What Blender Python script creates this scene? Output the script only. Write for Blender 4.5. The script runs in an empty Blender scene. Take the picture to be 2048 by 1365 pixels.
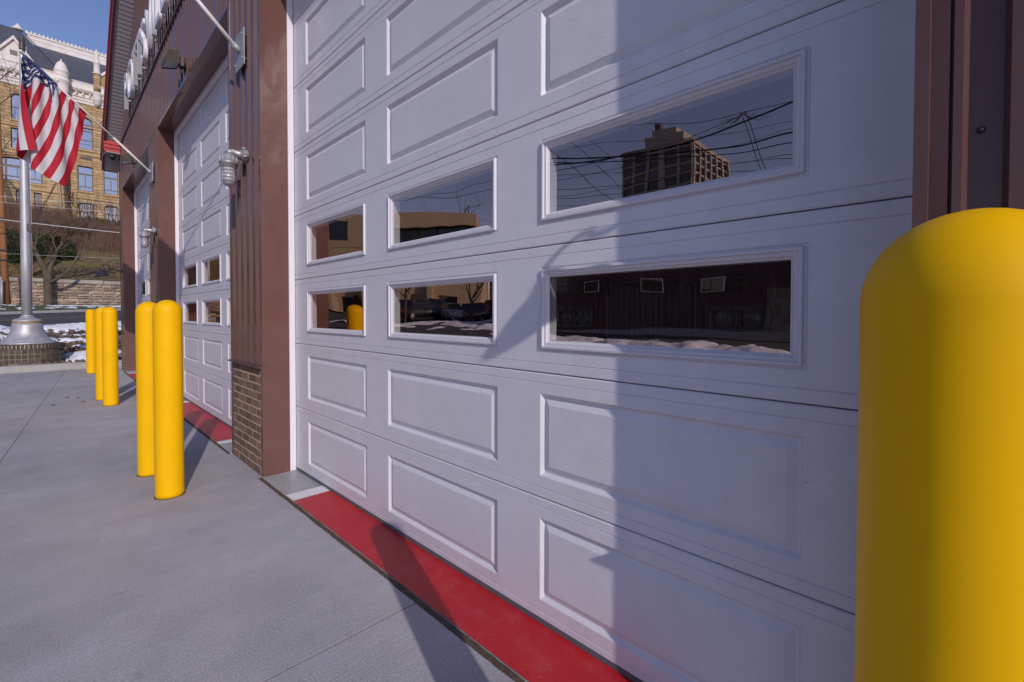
import bpy, bmesh, math, random
import numpy as np
from mathutils import Matrix, Vector, noise

random.seed(7); np.random.seed(7)
S = bpy.context.scene
COL = S.collection
R = math.radians
PI = math.pi

# ------------------------------------------------------------------ camera
CAM_H = 1.327; TH = 0.7874; PITCH = 0.0191; ROLL = -0.0011; FPX = 920.89; Y0PX = 646.33
cd = bpy.data.cameras.new('camera'); cam = bpy.data.objects.new('camera', cd); COL.objects.link(cam)
cd.sensor_width = 36.0; cd.sensor_fit = 'HORIZONTAL'; cd.lens = FPX / 2048 * 36
cd.shift_y = -(682.5 - Y0PX) / 2048
cd.clip_start = 0.02; cd.clip_end = 4000
cam.matrix_world = (Matrix.Translation((0, 0, CAM_H)) @ Matrix.Rotation(-TH, 4, 'Z')
                    @ Matrix.Rotation(PI / 2 - PITCH, 4, 'X') @ Matrix.Rotation(-ROLL, 4, 'Z'))
S.camera = cam

# ------------------------------------------------------------------ sky, sun, exposure
SUN_EL = R(27.5); SUN_K = 3.2                     # shadows run 1 in X for 3.2 in Y
sdir = Vector((-1, -SUN_K, math.hypot(1, SUN_K) * math.tan(SUN_EL))).normalized()   # towards the sun
W = bpy.data.worlds.new('World'); S.world = W; W.use_nodes = True
wn = W.node_tree.nodes; wl = W.node_tree.links
sky = wn.new('ShaderNodeTexSky'); sky.sky_type = 'NISHITA'; sky.sun_disc = False
sky.sun_elevation = SUN_EL; sky.sun_rotation = math.atan2(sdir.x, sdir.y) % (2 * PI)
sky.altitude = 200; sky.air_density = 1.0; sky.dust_density = 0.4; sky.ozone_density = 4.0
wbal = wn.new('ShaderNodeVectorMath'); wbal.operation = 'MULTIPLY'; wbal.inputs[1].default_value = (1.08, 0.90, 1.0)   # camera white balance
wl.new(sky.outputs[0], wbal.inputs[0]); wl.new(wbal.outputs[0], wn['Background'].inputs[0]); wn['Background'].inputs[1].default_value = 0.125
sl = bpy.data.lights.new('sun', 'SUN'); sl.energy = 2.7; sl.angle = R(0.53); sl.color = (1.0, 0.925, 0.88)
so = bpy.data.objects.new('sun', sl); COL.objects.link(so)
so.rotation_euler = sdir.to_track_quat('Z', 'Y').to_euler(); so.location = (-10, -30, 30)
S.view_settings.view_transform = 'Standard'; S.view_settings.look = 'None'
S.view_settings.exposure = 0.0; S.view_settings.gamma = 1.0
S.render.engine = 'CYCLES'
S.render.resolution_x = 1024; S.render.resolution_y = 682

# ------------------------------------------------------------------ pixel helpers (direction of a photo pixel)
_F = Vector((math.sin(TH), math.cos(TH), 0)); _Rt = Vector((math.cos(TH), -math.sin(TH), 0)); _U = Vector((0, 0, 1))
_F2 = _F * math.cos(PITCH) - _U * math.sin(PITCH); _U2 = _U * math.cos(PITCH) + _F * math.sin(PITCH)
def ray(x, y):
    a = (x - 1024) / FPX; b = (Y0PX - y) / FPX
    return _F2 + _Rt * (a * math.cos(ROLL) + b * math.sin(ROLL)) + _U2 * (-a * math.sin(ROLL) + b * math.cos(ROLL))
def pY(x, y, Y):
    d = ray(x, y); t = Y / d.y; return Vector((0, 0, CAM_H)) + d * t
def pX(x, y, X):
    d = ray(x, y); t = X / d.x; return Vector((0, 0, CAM_H)) + d * t

# ------------------------------------------------------------------ materials
MATS = {}
def nd(nt, t, **kw):
    n = nt.nodes.new(t)
    for k, v in kw.items():
        if k.startswith('_'): setattr(n, k[1:], v)
        else: n.inputs[k.replace('__', ' ')].default_value = v
    return n
def mat(name, col, rough=0.6, metal=0.0, var=0.0, vscale=4.0, bump=0.0, bscale=40.0, spec=0.5, col2=None,
        stretch=(1, 1, 1), detail=6.0, bstretch=None, coat=0.0, rvar=0.0, c2pos=(0.45, 0.62), v2=0.0, v2scale=1.0):
    """Principled material with two scales of colour noise and a bump in object space."""
    m = bpy.data.materials.new(name); m.use_nodes = True; nt = m.node_tree; L = nt.links
    b = nt.nodes['Principled BSDF']
    b.inputs['Roughness'].default_value = rough; b.inputs['Metallic'].default_value = metal
    b.inputs['Specular IOR Level'].default_value = spec; b.inputs['Coat Weight'].default_value = coat
    c4 = (*col, 1); b.inputs['Base Color'].default_value = c4
    tc = nd(nt, 'ShaderNodeTexCoord')
    src = None
    if var or col2:
        mp = nd(nt, 'ShaderNodeMapping'); mp.inputs['Scale'].default_value = stretch
        L.new(tc.outputs['Object'], mp.inputs[0])
        nz = nd(nt, 'ShaderNodeTexNoise', Scale=vscale, Detail=detail, Roughness=0.6); L.new(mp.outputs[0], nz.inputs[0])
        rp = nd(nt, 'ShaderNodeValToRGB')
        if col2:
            rp.color_ramp.elements[0].position = c2pos[0]; rp.color_ramp.elements[1].position = c2pos[1]
            rp.color_ramp.elements[0].color = c4; rp.color_ramp.elements[1].color = (*col2, 1)
        else:
            rp.color_ramp.elements[0].position = 0.25; rp.color_ramp.elements[1].position = 0.75
            rp.color_ramp.elements[0].color = (*[max(0, c * (1 - var)) for c in col], 1)
            rp.color_ramp.elements[1].color = (*[min(1, c * (1 + var)) for c in col], 1)
        L.new(nz.outputs[0], rp.inputs[0]); src = rp.outputs[0]
        if v2:
            n2 = nd(nt, 'ShaderNodeTexNoise', Scale=v2scale, Detail=4.0); L.new(tc.outputs['Object'], n2.inputs[0])
            mr = nd(nt, 'ShaderNodeMapRange'); mr.inputs[1].default_value = .3; mr.inputs[2].default_value = .7
            mr.inputs[3].default_value = 1 - v2; mr.inputs[4].default_value = 1 + v2
            L.new(n2.outputs[0], mr.inputs[0])
            mx = nd(nt, 'ShaderNodeVectorMath', _operation='SCALE'); L.new(src, mx.inputs[0]); L.new(mr.outputs[0], mx.inputs['Scale'])
            src = mx.outputs[0]
        L.new(src, b.inputs['Base Color'])
        if rvar:
            mr = nd(nt, 'ShaderNodeMapRange'); mr.inputs[3].default_value = rough - rvar; mr.inputs[4].default_value = rough + rvar
            L.new(nz.outputs[0], mr.inputs[0]); L.new(mr.outputs[0], b.inputs['Roughness'])
    if bump:
        bn = nd(nt, 'ShaderNodeTexNoise', Scale=bscale, Detail=4.0)
        mp2 = nd(nt, 'ShaderNodeMapping'); mp2.inputs['Scale'].default_value = bstretch or (1, 1, 1)
        L.new(tc.outputs['Object'], mp2.inputs[0]); L.new(mp2.outputs[0], bn.inputs[0])
        bp = nd(nt, 'ShaderNodeBump', Strength=1.0, Distance=bump); L.new(bn.outputs[0], bp.inputs['Height'])
        L.new(bp.outputs[0], b.inputs['Normal'])
    MATS[name] = m
    return m

def glass_mat(name, tint=(0.02, 0.025, 0.03), ior=1.75, wave=0.0, wscale=2.2, clear=True, interior=None, coat_tint=(1, 1, 1)):
    """Thin window glass: mirror reflection by Fresnel over clear (or dark) see-through."""
    m = bpy.data.materials.new(name); m.use_nodes = True; nt = m.node_tree; L = nt.links
    for n in list(nt.nodes): nt.nodes.remove(n)
    out = nd(nt, 'ShaderNodeOutputMaterial'); mix = nd(nt, 'ShaderNodeMixShader')
    fr = nd(nt, 'ShaderNodeFresnel', IOR=ior); gl = nd(nt, 'ShaderNodeBsdfGlossy', Roughness=0.0); gl.inputs[0].default_value = (*coat_tint, 1)
    if clear:
        tr = nd(nt, 'ShaderNodeBsdfTransparent'); tr.inputs[0].default_value = (0.96, 0.98, 0.96, 1)
    else:
        tr = nd(nt, 'ShaderNodeBsdfDiffuse'); tr.inputs[0].default_value = (*(interior or tint), 1)
    # thin pane: the same reflectance from either side
    gm = nd(nt, 'ShaderNodeNewGeometry'); io = nd(nt, 'ShaderNodeMapRange'); io.inputs[3].default_value = ior; io.inputs[4].default_value = 1 / ior
    L.new(gm.outputs['Backfacing'], io.inputs[0]); L.new(io.outputs[0], fr.inputs[0])
    L.new(fr.outputs[0], mix.inputs[0]); L.new(tr.outputs[0], mix.inputs[1]); L.new(gl.outputs[0], mix.inputs[2])
    if wave:
        tc = nd(nt, 'ShaderNodeTexCoord'); nz = nd(nt, 'ShaderNodeTexNoise', Scale=wscale, Detail=1.0)
        L.new(tc.outputs['Object'], nz.inputs[0])
        bp = nd(nt, 'ShaderNodeBump', Strength=1.0, Distance=wave); L.new(nz.outputs[0], bp.inputs['Height'])
        L.new(bp.outputs[0], gl.inputs['Normal'])
    L.new(mix.outputs[0], out.inputs[0]); MATS[name] = m
    return m

mat('door_white', (0.69, 0.668, 0.70), rough=0.42, bump=0.0009, bscale=150, bstretch=(1, 0.35, 1), var=0.035, vscale=1.1, v2=.03, v2scale=9)
mat('trim_white', (0.73, 0.685, 0.73), rough=0.5, bump=0.0004, bscale=30, var=0.03, vscale=8)
mat('frame_white', (0.655, 0.630, 0.665), rough=0.45, var=0.02, vscale=6)
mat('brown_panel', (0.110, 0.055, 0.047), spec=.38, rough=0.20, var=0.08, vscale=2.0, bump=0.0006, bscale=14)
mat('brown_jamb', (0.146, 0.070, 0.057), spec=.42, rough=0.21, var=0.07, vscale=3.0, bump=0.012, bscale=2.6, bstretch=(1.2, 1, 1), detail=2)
mat('brown_trim', (0.11, 0.055, 0.050), rough=0.4, var=0.1, vscale=6)
mat('soffit_grey', (0.42, 0.39, 0.41), rough=0.5, var=0.06, vscale=5)
mat('roof_red', (0.42, 0.035, 0.03), rough=0.38, var=0.08, vscale=6)
mat('fascia_red', (0.13, 0.016, 0.015), rough=0.4, var=0.08, vscale=6)
mat('brick_brown', (0.195, 0.118, 0.080), rough=0.85, var=0.28, vscale=9, bump=0.004, bscale=70, v2=.2, v2scale=3)
mat('brick_dark', (0.085, 0.066, 0.055), rough=0.85, var=0.3, vscale=9, bump=0.004, bscale=70, v2=.2, v2scale=3)
mat('mortar', (0.66, 0.53, 0.37), rough=0.95, var=0.12, vscale=30, bump=0.003, bscale=120)
mat('bollard_yellow', (0.86, 0.465, 0.0), rough=0.42, var=0.07, vscale=2.0, bump=0.0012, bscale=3, spec=.16)
mat('steel_grey', (0.36, 0.355, 0.36), rough=0.5, metal=0.25, var=0.12, vscale=12, bump=0.0004, bscale=60)
mat('lamp_grey', (0.40, 0.39, 0.40), rough=0.42, metal=0.55, var=0.1, vscale=20)
mat('aluminium', (0.50, 0.49, 0.51), rough=0.5, metal=0.45, var=0.14, vscale=9, stretch=(1, 1, 0.25), bump=0.0003, bscale=90, rvar=.08)
mat('bell_metal', (0.46, 0.45, 0.48), rough=0.52, metal=0.45, var=0.2, vscale=7, stretch=(2, 2, .35), bump=0.0008, bscale=40, rvar=.1)
mat('rust_band', (0.40, 0.24, 0.11), rough=0.6, metal=0.3, var=0.25, vscale=20)
mat('bronze_fixture', (0.085, 0.070, 0.055), rough=0.5, metal=0.2, var=0.08, vscale=12)
mat('dark_fixture', (0.035, 0.022, 0.026), rough=0.4)
mat('black_plastic', (0.02, 0.02, 0.022), rough=0.45)
mat('letter_white', (0.80, 0.79, 0.82), rough=0.4)
mat('apron_grey', (0.33, 0.34, 0.34), rough=0.42, var=0.12, vscale=6, bump=0.001, bscale=60)
mat('paint_white', (0.72, 0.71, 0.73), rough=0.6, var=0.1, vscale=20, bump=0.001, bscale=80)
mat('paint_red', (0.46, 0.007, 0.013), rough=0.40, var=0.0, col2=(0.47, 0.045, 0.05), vscale=11, detail=10, c2pos=(0.52, 0.80), bump=0.0016, bscale=45, v2=.12, v2scale=1.5)
mat('joint_filler', (0.085, 0.058, 0.038), rough=1.0, var=0.4, vscale=30, bump=0.006, bscale=80)
mat('kerb_concrete', (0.36, 0.35, 0.33), rough=0.9, var=0.16, vscale=5, bump=0.002, bscale=60)
mat('rubber', (0.10, 0.10, 0.11), rough=0.6)
mat('asphalt', (0.055, 0.055, 0.06), rough=0.9, var=0.25, vscale=2.0, bump=0.006, bscale=50, v2=.25, v2scale=.15)
mat('road_yellow', (0.36, 0.20, 0.05), rough=0.8, var=0.3, vscale=5)
mat('kerb_yellow', (0.60, 0.36, 0.05), rough=0.7, var=0.2, vscale=5)
mat('snow', (0.80, 0.81, 0.86), rough=0.7, var=0.05, vscale=3, bump=0.03, bscale=9)
mat('soil', (0.085, 0.058, 0.036), rough=1.0, col2=(0.16, 0.11, 0.065), vscale=1.2, bump=0.05, bscale=6, c2pos=(.35, .65))
mat('verge_grass', (0.055, 0.085, 0.025), rough=1.0, col2=(0.15, 0.10, 0.05), vscale=1.0, bump=0.05, bscale=15, c2pos=(.48, .6))
mat('hill_ground', (0.135, 0.115, 0.035), rough=1.0, col2=(0.15, 0.10, 0.05), vscale=.35, bump=0.15, bscale=3, c2pos=(.4, .6), v2=.3, v2scale=1.2)
mat('rock', (0.17, 0.115, 0.085), rough=0.95, var=0.35, vscale=2.5, bump=0.02, bscale=20)
mat('stone_wall', (0.37, 0.28, 0.21), rough=0.95, var=0.30, vscale=1.1, bump=0.035, bscale=7, v2=.3, v2scale=3.5)
mat('stone_cap', (0.36, 0.31, 0.27), rough=0.95, var=0.2, vscale=2, bump=0.02, bscale=9)
mat('wall_joint', (0.10, 0.075, 0.06), rough=1.0, var=.2, vscale=6)
mat('bark', (0.105, 0.078, 0.055), rough=1.0, var=0.35, vscale=5, stretch=(1, 1, .25), bump=0.03, bscale=18, bstretch=(1, 1, .2))
mat('twig', (0.125, 0.080, 0.060), rough=1.0, var=0.3, vscale=3)
mat('brush', (0.17, 0.095, 0.065), rough=1.0, var=0.35, vscale=.8)
mat('dry_leaf', (0.22, 0.10, 0.045), rough=0.9, var=.4, vscale=9)
mat('evergreen', (0.035, 0.050, 0.014), rough=0.8, var=0.45, vscale=1.3)
mat('hedge_green', (0.062, 0.062, 0.016), rough=0.8, var=0.45, vscale=1.5)
mat('pole_wood', (0.27, 0.115, 0.045), rough=0.95, var=0.3, vscale=4, stretch=(1, 1, .1), bump=0.01, bscale=20, bstretch=(1, 1, .1))
mat('pale_wood', (0.38, 0.27, 0.20), rough=0.95, var=0.2, vscale=4)
mat('cable', (0.02, 0.02, 0.022), rough=0.7)
mat('cable_light', (0.45, 0.43, 0.44), rough=0.6)
mat('white_stone', (0.70, 0.64, 0.60), rough=0.8, var=0.12, vscale=1.2, bump=0.01, bscale=8)
mat('sand_trim', (0.50, 0.34, 0.17), rough=0.9, var=0.15, vscale=1.5, bump=0.02, bscale=6)
mat('slate', (0.075, 0.082, 0.105), rough=0.6, var=0.2, vscale=4, stretch=(1, 1, 3), bump=0.02, bscale=9, bstretch=(1, 1, 3))
mat('window_brown', (0.17, 0.115, 0.075), rough=0.6, var=0.1)
mat('blind_white', (0.62, 0.62, 0.64), rough=0.8)
mat('house_door', (0.15, 0.13, 0.10), rough=0.6)
mat('bright_metal', (0.70, 0.70, 0.72), rough=0.22, metal=0.3)
mat('chrome', (0.75, 0.75, 0.77), rough=0.12, metal=1.0)
mat('truck_red', (0.30, 0.014, 0.012), rough=0.18, coat=0.6)
mat('truck_white', (0.72, 0.72, 0.72), rough=0.25)
mat('truck_grille', (0.16, 0.16, 0.17), rough=0.35, metal=.5)
mat('amber', (0.75, 0.27, 0.02), rough=0.25)
mat('interior_wall', (0.55, 0.54, 0.53), rough=0.9, var=.1)
mat('interior_floor', (0.40, 0.39, 0.38), rough=0.5, var=.1)
mat('beige_wall', (0.43, 0.345, 0.225), rough=0.9, var=0.07, vscale=.4)
mat('tower_tan', (0.37, 0.34, 0.30), rough=0.9, var=0.08, vscale=.3)
mat('tower_brown', (0.085, 0.042, 0.03), rough=0.5, var=0.2, vscale=.3)
mat('siding', (0.075, 0.050, 0.052), rough=0.8, var=0.08, vscale=2)
mat('shutter', (0.018, 0.018, 0.022), rough=0.6)
mat('lens_glass', (0.42, 0.39, 0.43), rough=0.22)
mat('flag_pole_white', (0.72, 0.68, 0.66), rough=0.4, var=.05)
glass_mat('door_glass', ior=4.6, coat_tint=(1.0, .74, .65), wave=0.0028, wscale=2.4)
glass_mat('dark_glass', clear=False, interior=(0.012, 0.014, 0.018), ior=1.7)
glass_mat('court_glass', clear=False, interior=(0.05, 0.075, 0.12), ior=4.5, wave=0.006, wscale=1.1)
glass_mat('lamp_glass', clear=True, ior=1.45)
for i, c in enumerate([(0.02, 0.021, 0.024), (0.30, 0.31, 0.33), (0.14, 0.015, 0.02), (0.035, 0.05, 0.09), (0.06, 0.06, 0.065), (0.5, 0.5, 0.5)]):
    mat('car_paint_%d' % i, c, rough=0.25, coat=0.7)
mat('tail_red', (0.5, 0.01, 0.01), rough=0.3)
mat('tyre', (0.018, 0.018, 0.018), rough=0.9)

def concrete_mat():
    m = mat('concrete', (0.30, 0.30, 0.315), rough=0.78, var=0.07, vscale=60, spec=.35); nt = m.node_tree; L = nt.links
    b = nt.nodes['Principled BSDF']; tc = [n for n in nt.nodes if n.type == 'TEX_COORD'][0]
    def noise_(scale, detail, sc=(1, 1, 1), rough=.6):
        mp = nd(nt, 'ShaderNodeMapping'); mp.inputs['Scale'].default_value = sc; L.new(tc.outputs['Object'], mp.inputs[0])
        n = nd(nt, 'ShaderNodeTexNoise', Scale=scale, Detail=detail, Roughness=rough); L.new(mp.outputs[0], n.inputs[0]); return n.outputs[0]
    big = noise_(0.7, 5, (1, .55, 1)); mid = noise_(3.2, 6, (.7, 1, 1)); broom = noise_(26, 3, (.06, 3.2, 1)); fine = noise_(130, 4)
    warm = noise_(1.1, 4, (.8, .4, 1))
    def rng(s, a, b_, lo=.3, hi=.7):
        r = nd(nt, 'ShaderNodeMapRange'); r.inputs[1].default_value = lo; r.inputs[2].default_value = hi
        r.inputs[3].default_value = a; r.inputs[4].default_value = b_; L.new(s, r.inputs[0]); return r.outputs[0]
    def mul(a, b_):
        k = nd(nt, 'ShaderNodeMath', _operation='MULTIPLY'); L.new(a, k.inputs[0]); L.new(b_, k.inputs[1]); return k.outputs[0]
    f = mul(mul(rng(big, .83, 1.17), rng(mid, .89, 1.10)), mul(rng(broom, .975, 1.025), rng(fine, .76, 1.24)))
    # a few darker drips and pale scuffs with a shape of their own
    sp = noise_(5.5, 8, (.35, 1, 1), .7); f = mul(f, rng(sp, 1.0, .72, .62, .72))
    sc = noise_(4.1, 7, (1, .3, 1), .65); f = mul(f, rng(sc, 1.0, 1.25, .64, .74))
    cm = nd(nt, 'ShaderNodeMix', _data_type='RGBA'); cm.inputs[6].default_value = (0.375, 0.368, 0.392, 1); cm.inputs[7].default_value = (0.405, 0.372, 0.372, 1)
    L.new(rng(warm, 0, 1, .4, .7), cm.inputs[0])
    vm = nd(nt, 'ShaderNodeVectorMath', _operation='SCALE'); L.new(cm.outputs[2], vm.inputs[0]); L.new(f, vm.inputs['Scale'])
    L.new(vm.outputs[0], b.inputs['Base Color'])
    h = nd(nt, 'ShaderNodeMath', _operation='ADD'); L.new(broom, h.inputs[0]); L.new(fine, h.inputs[1])
    bp = nd(nt, 'ShaderNodeBump', Strength=1.0, Distance=0.0016); L.new(h.outputs[0], bp.inputs['Height']); L.new(bp.outputs[0], b.inputs['Normal'])
concrete_mat()

def specks(mname, col, scale, radius, amount, mscale=1.0, stretch=(1, 1, 1)):
    """Small stains, chips or grit with their own outline, gathered in patches."""
    m = MATS[mname]; nt = m.node_tree; L = nt.links; b = nt.nodes['Principled BSDF']
    tc = [n for n in nt.nodes if n.type == 'TEX_COORD'][0]
    mp = nd(nt, 'ShaderNodeMapping'); mp.inputs['Scale'].default_value = stretch; L.new(tc.outputs['Object'], mp.inputs[0])
    wob = nd(nt, 'ShaderNodeTexNoise', Scale=scale * 2.5, Detail=3.0); L.new(mp.outputs[0], wob.inputs[0])
    ad = nd(nt, 'ShaderNodeVectorMath', _operation='MULTIPLY_ADD'); L.new(wob.outputs['Color'], ad.inputs[0]); ad.inputs[1].default_value = (.5 / scale,) * 3; L.new(mp.outputs[0], ad.inputs[2])
    vo = nd(nt, 'ShaderNodeTexVoronoi', Scale=scale); L.new(ad.outputs[0], vo.inputs[0])
    sp = nd(nt, 'ShaderNodeSeparateColor'); L.new(vo.outputs['Color'], sp.inputs[0])
    r_ = nd(nt, 'ShaderNodeMath', _operation='MULTIPLY'); L.new(sp.outputs[0], r_.inputs[0]); r_.inputs[1].default_value = radius
    lt = nd(nt, 'ShaderNodeMath', _operation='LESS_THAN'); L.new(vo.outputs['Distance'], lt.inputs[0]); L.new(r_.outputs[0], lt.inputs[1])
    mk = nd(nt, 'ShaderNodeTexNoise', Scale=mscale, Detail=3.0); L.new(tc.outputs['Object'], mk.inputs[0])
    mr = nd(nt, 'ShaderNodeMapRange'); mr.inputs[1].default_value = .47; mr.inputs[2].default_value = .62; mr.inputs[4].default_value = amount; L.new(mk.outputs[0], mr.inputs[0])
    mu = nd(nt, 'ShaderNodeMath', _operation='MULTIPLY'); L.new(lt.outputs[0], mu.inputs[0]); L.new(mr.outputs[0], mu.inputs[1])
    src = b.inputs['Base Color'].links[0].from_socket
    mx = nd(nt, 'ShaderNodeMix', _data_type='RGBA'); L.new(mu.outputs[0], mx.inputs[0]); L.new(src, mx.inputs[6]); mx.inputs[7].default_value = (*col, 1); L.new(mx.outputs[2], b.inputs['Base Color'])
specks('concrete', (0.20, 0.185, 0.18), 30, .20, .40, 1.3); specks('concrete', (0.55, 0.54, 0.54), 90, .28, .5, 2.0); specks('concrete', (0.20, 0.17, 0.15), 7, .16, .35, .8, (1, .6, 1))
specks('paint_red', (0.20, 0.012, 0.014), 34, .30, .6, 2.2); specks('paint_red', (0.52, 0.16, 0.15), 60, .26, .6, 3.0, (1, .5, 1))
specks('door_white', (0.50, 0.47, 0.47), 18, .10, .35, .9, (1, 1, .5)); specks('brown_jamb', (0.42, 0.36, 0.33), 55, .10, .8, .9); specks('bollard_yellow', (0.42, 0.22, 0.02), 16, .07, .5, 1.2, (1, 1, .45)); specks('apron_grey', (0.15, 0.13, 0.12), 40, .25, .5, 2)

def ashlar_mat():
    """Rock-faced coursed sandstone, too far away to tell the blocks apart one by one."""
    m = mat('sandstone', (0.46, 0.32, 0.18), rough=0.95); nt = m.node_tree; L = nt.links; b = nt.nodes['Principled BSDF']
    tc = [n for n in nt.nodes if n.type == 'TEX_COORD'][0]
    sx = nd(nt, 'ShaderNodeSeparateXYZ'); L.new(tc.outputs['Object'], sx.inputs[0])
    ad = nd(nt, 'ShaderNodeMath', _operation='ADD'); L.new(sx.outputs[0], ad.inputs[0]); L.new(sx.outputs[1], ad.inputs[1])
    cb = nd(nt, 'ShaderNodeCombineXYZ'); L.new(ad.outputs[0], cb.inputs[0]); L.new(sx.outputs[2], cb.inputs[1])
    br = nd(nt, 'ShaderNodeTexBrick', Scale=1.0); L.new(cb.outputs[0], br.inputs[0])
    br.inputs['Brick Width'].default_value = 0.95; br.inputs['Row Height'].default_value = 0.36; br.inputs['Mortar Size'].default_value = 0.022
    br.inputs['Color1'].default_value = (0.50, 0.35, 0.19, 1); br.inputs['Color2'].default_value = (0.37, 0.245, 0.125, 1)
    br.inputs['Mortar'].default_value = (0.30, 0.20, 0.10, 1)
    nz = nd(nt, 'ShaderNodeTexNoise', Scale=2.5, Detail=6.0); L.new(tc.outputs['Object'], nz.inputs[0])
    mr = nd(nt, 'ShaderNodeMapRange'); mr.inputs[3].default_value = .62; mr.inputs[4].default_value = 1.38; L.new(nz.outputs[0], mr.inputs[0])
    vm = nd(nt, 'ShaderNodeVectorMath', _operation='SCALE'); L.new(br.outputs[0], vm.inputs[0]); L.new(mr.outputs[0], vm.inputs['Scale'])
    L.new(vm.outputs[0], b.inputs['Base Color'])
    h = nd(nt, 'ShaderNodeMath', _operation='MULTIPLY_ADD'); L.new(nz.outputs[0], h.inputs[0]); h.inputs[1].default_value = 1.2
    inv = nd(nt, 'ShaderNodeMath', _operation='SUBTRACT'); inv.inputs[0].default_value = 1; L.new(br.outputs[1], inv.inputs[1]); L.new(inv.outputs[0], h.inputs[2])
    bp = nd(nt, 'ShaderNodeBump', Strength=1.0, Distance=0.07); L.new(h.outputs[0], bp.inputs['Height']); L.new(bp.outputs[0], b.inputs['Normal'])
ashlar_mat()

def flag_mat():
    m = bpy.data.materials.new('flag_cloth'); m.use_nodes = True; nt = m.node_tree; L = nt.links
    b = nt.nodes['Principled BSDF']; b.inputs['Roughness'].default_value = 0.75
    def M(op, a, b_=None, c=None):
        n = nd(nt, 'ShaderNodeMath', _operation=op)
        for i, v in enumerate((a, b_, c)):
            if v is None: continue
            if isinstance(v, (int, float)): n.inputs[i].default_value = v
            else: L.new(v, n.inputs[i])
        return n.outputs[0]
    uv = nd(nt, 'ShaderNodeUVMap'); sx = nd(nt, 'ShaderNodeSeparateXYZ'); L.new(uv.outputs[0], sx.inputs[0]); u, v = sx.outputs[0], sx.outputs[1]
    stripe = M('LESS_THAN', M('MODULO', M('MULTIPLY', v, 13.0), 2.0), 1.0)            # 1 = red
    canton = M('MULTIPLY', M('LESS_THAN', u, 0.4), M('GREATER_THAN', v, 6 / 13))
    def star(uo, vo):   # cells of 2 x 2 grid steps, offset rows
        cu = M('SUBTRACT', M('FRACT', M('ADD', M('MULTIPLY', u, 6 / 0.4), uo)), 0.5)
        cv = M('SUBTRACT', M('FRACT', M('ADD', M('MULTIPLY', M('SUBTRACT', v, 6 / 13), 5 / (7 / 13)), vo)), 0.5)
        x = M('MULTIPLY', cu, 0.4 / 6 * 1.9); y = M('MULTIPLY', cv, 7 / 13 / 5)
        ang = M('ARCTAN2', x, y); r = M('SQRT', M('ADD', M('MULTIPLY', x, x), M('MULTIPLY', y, y)))
        a = M('ABSOLUTE', M('SUBTRACT', M('MODULO', M('ADD', ang, 2 * PI + PI / 5), 2 * PI / 5), PI / 5))
        Ro, Ri = 0.036, 0.0145
        den = M('ADD', M('MULTIPLY', M('SINE', a), Ro), M('MULTIPLY', M('SINE', M('SUBTRACT', PI / 5, a)), Ri))
        edge = M('DIVIDE', Ro * Ri * math.sin(PI / 5), den)
        return M('LESS_THAN', r, edge)
    stars = M('MULTIPLY', M('MAXIMUM', star(0, 0), star(.5, .5)), canton)
    def mixc(f, c1, c2):
        n = nd(nt, 'ShaderNodeMix', _data_type='RGBA'); L.new(f, n.inputs[0])
        for i, c in ((6, c1), (7, c2)):
            if isinstance(c, tuple): n.inputs[i].default_value = (*c, 1)
            else: L.new(c, n.inputs[i])
        return n.outputs[2]
    c = mixc(stripe, (0.68, 0.66, 0.68), (0.50, 0.010, 0.030))
    c = mixc(canton, c, (0.018, 0.028, 0.115)); c = mixc(stars, c, (0.78, 0.77, 0.79))
    L.new(c, b.inputs['Base Color'])
    tl = nd(nt, 'ShaderNodeBsdfTranslucent'); L.new(c, tl.inputs[0]); mx = nd(nt, 'ShaderNodeMixShader'); mx.inputs[0].default_value = .22
    out = nt.nodes['Material Output']; L.new(b.outputs[0], mx.inputs[1]); L.new(tl.outputs[0], mx.inputs[2]); L.new(mx.outputs[0], out.inputs[0])
    MATS['flag_cloth'] = m
flag_mat()
mat('flag_blue', (0.018, 0.028, 0.115), rough=0.75, col2=(0.03, 0.04, 0.14), vscale=20)

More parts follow.
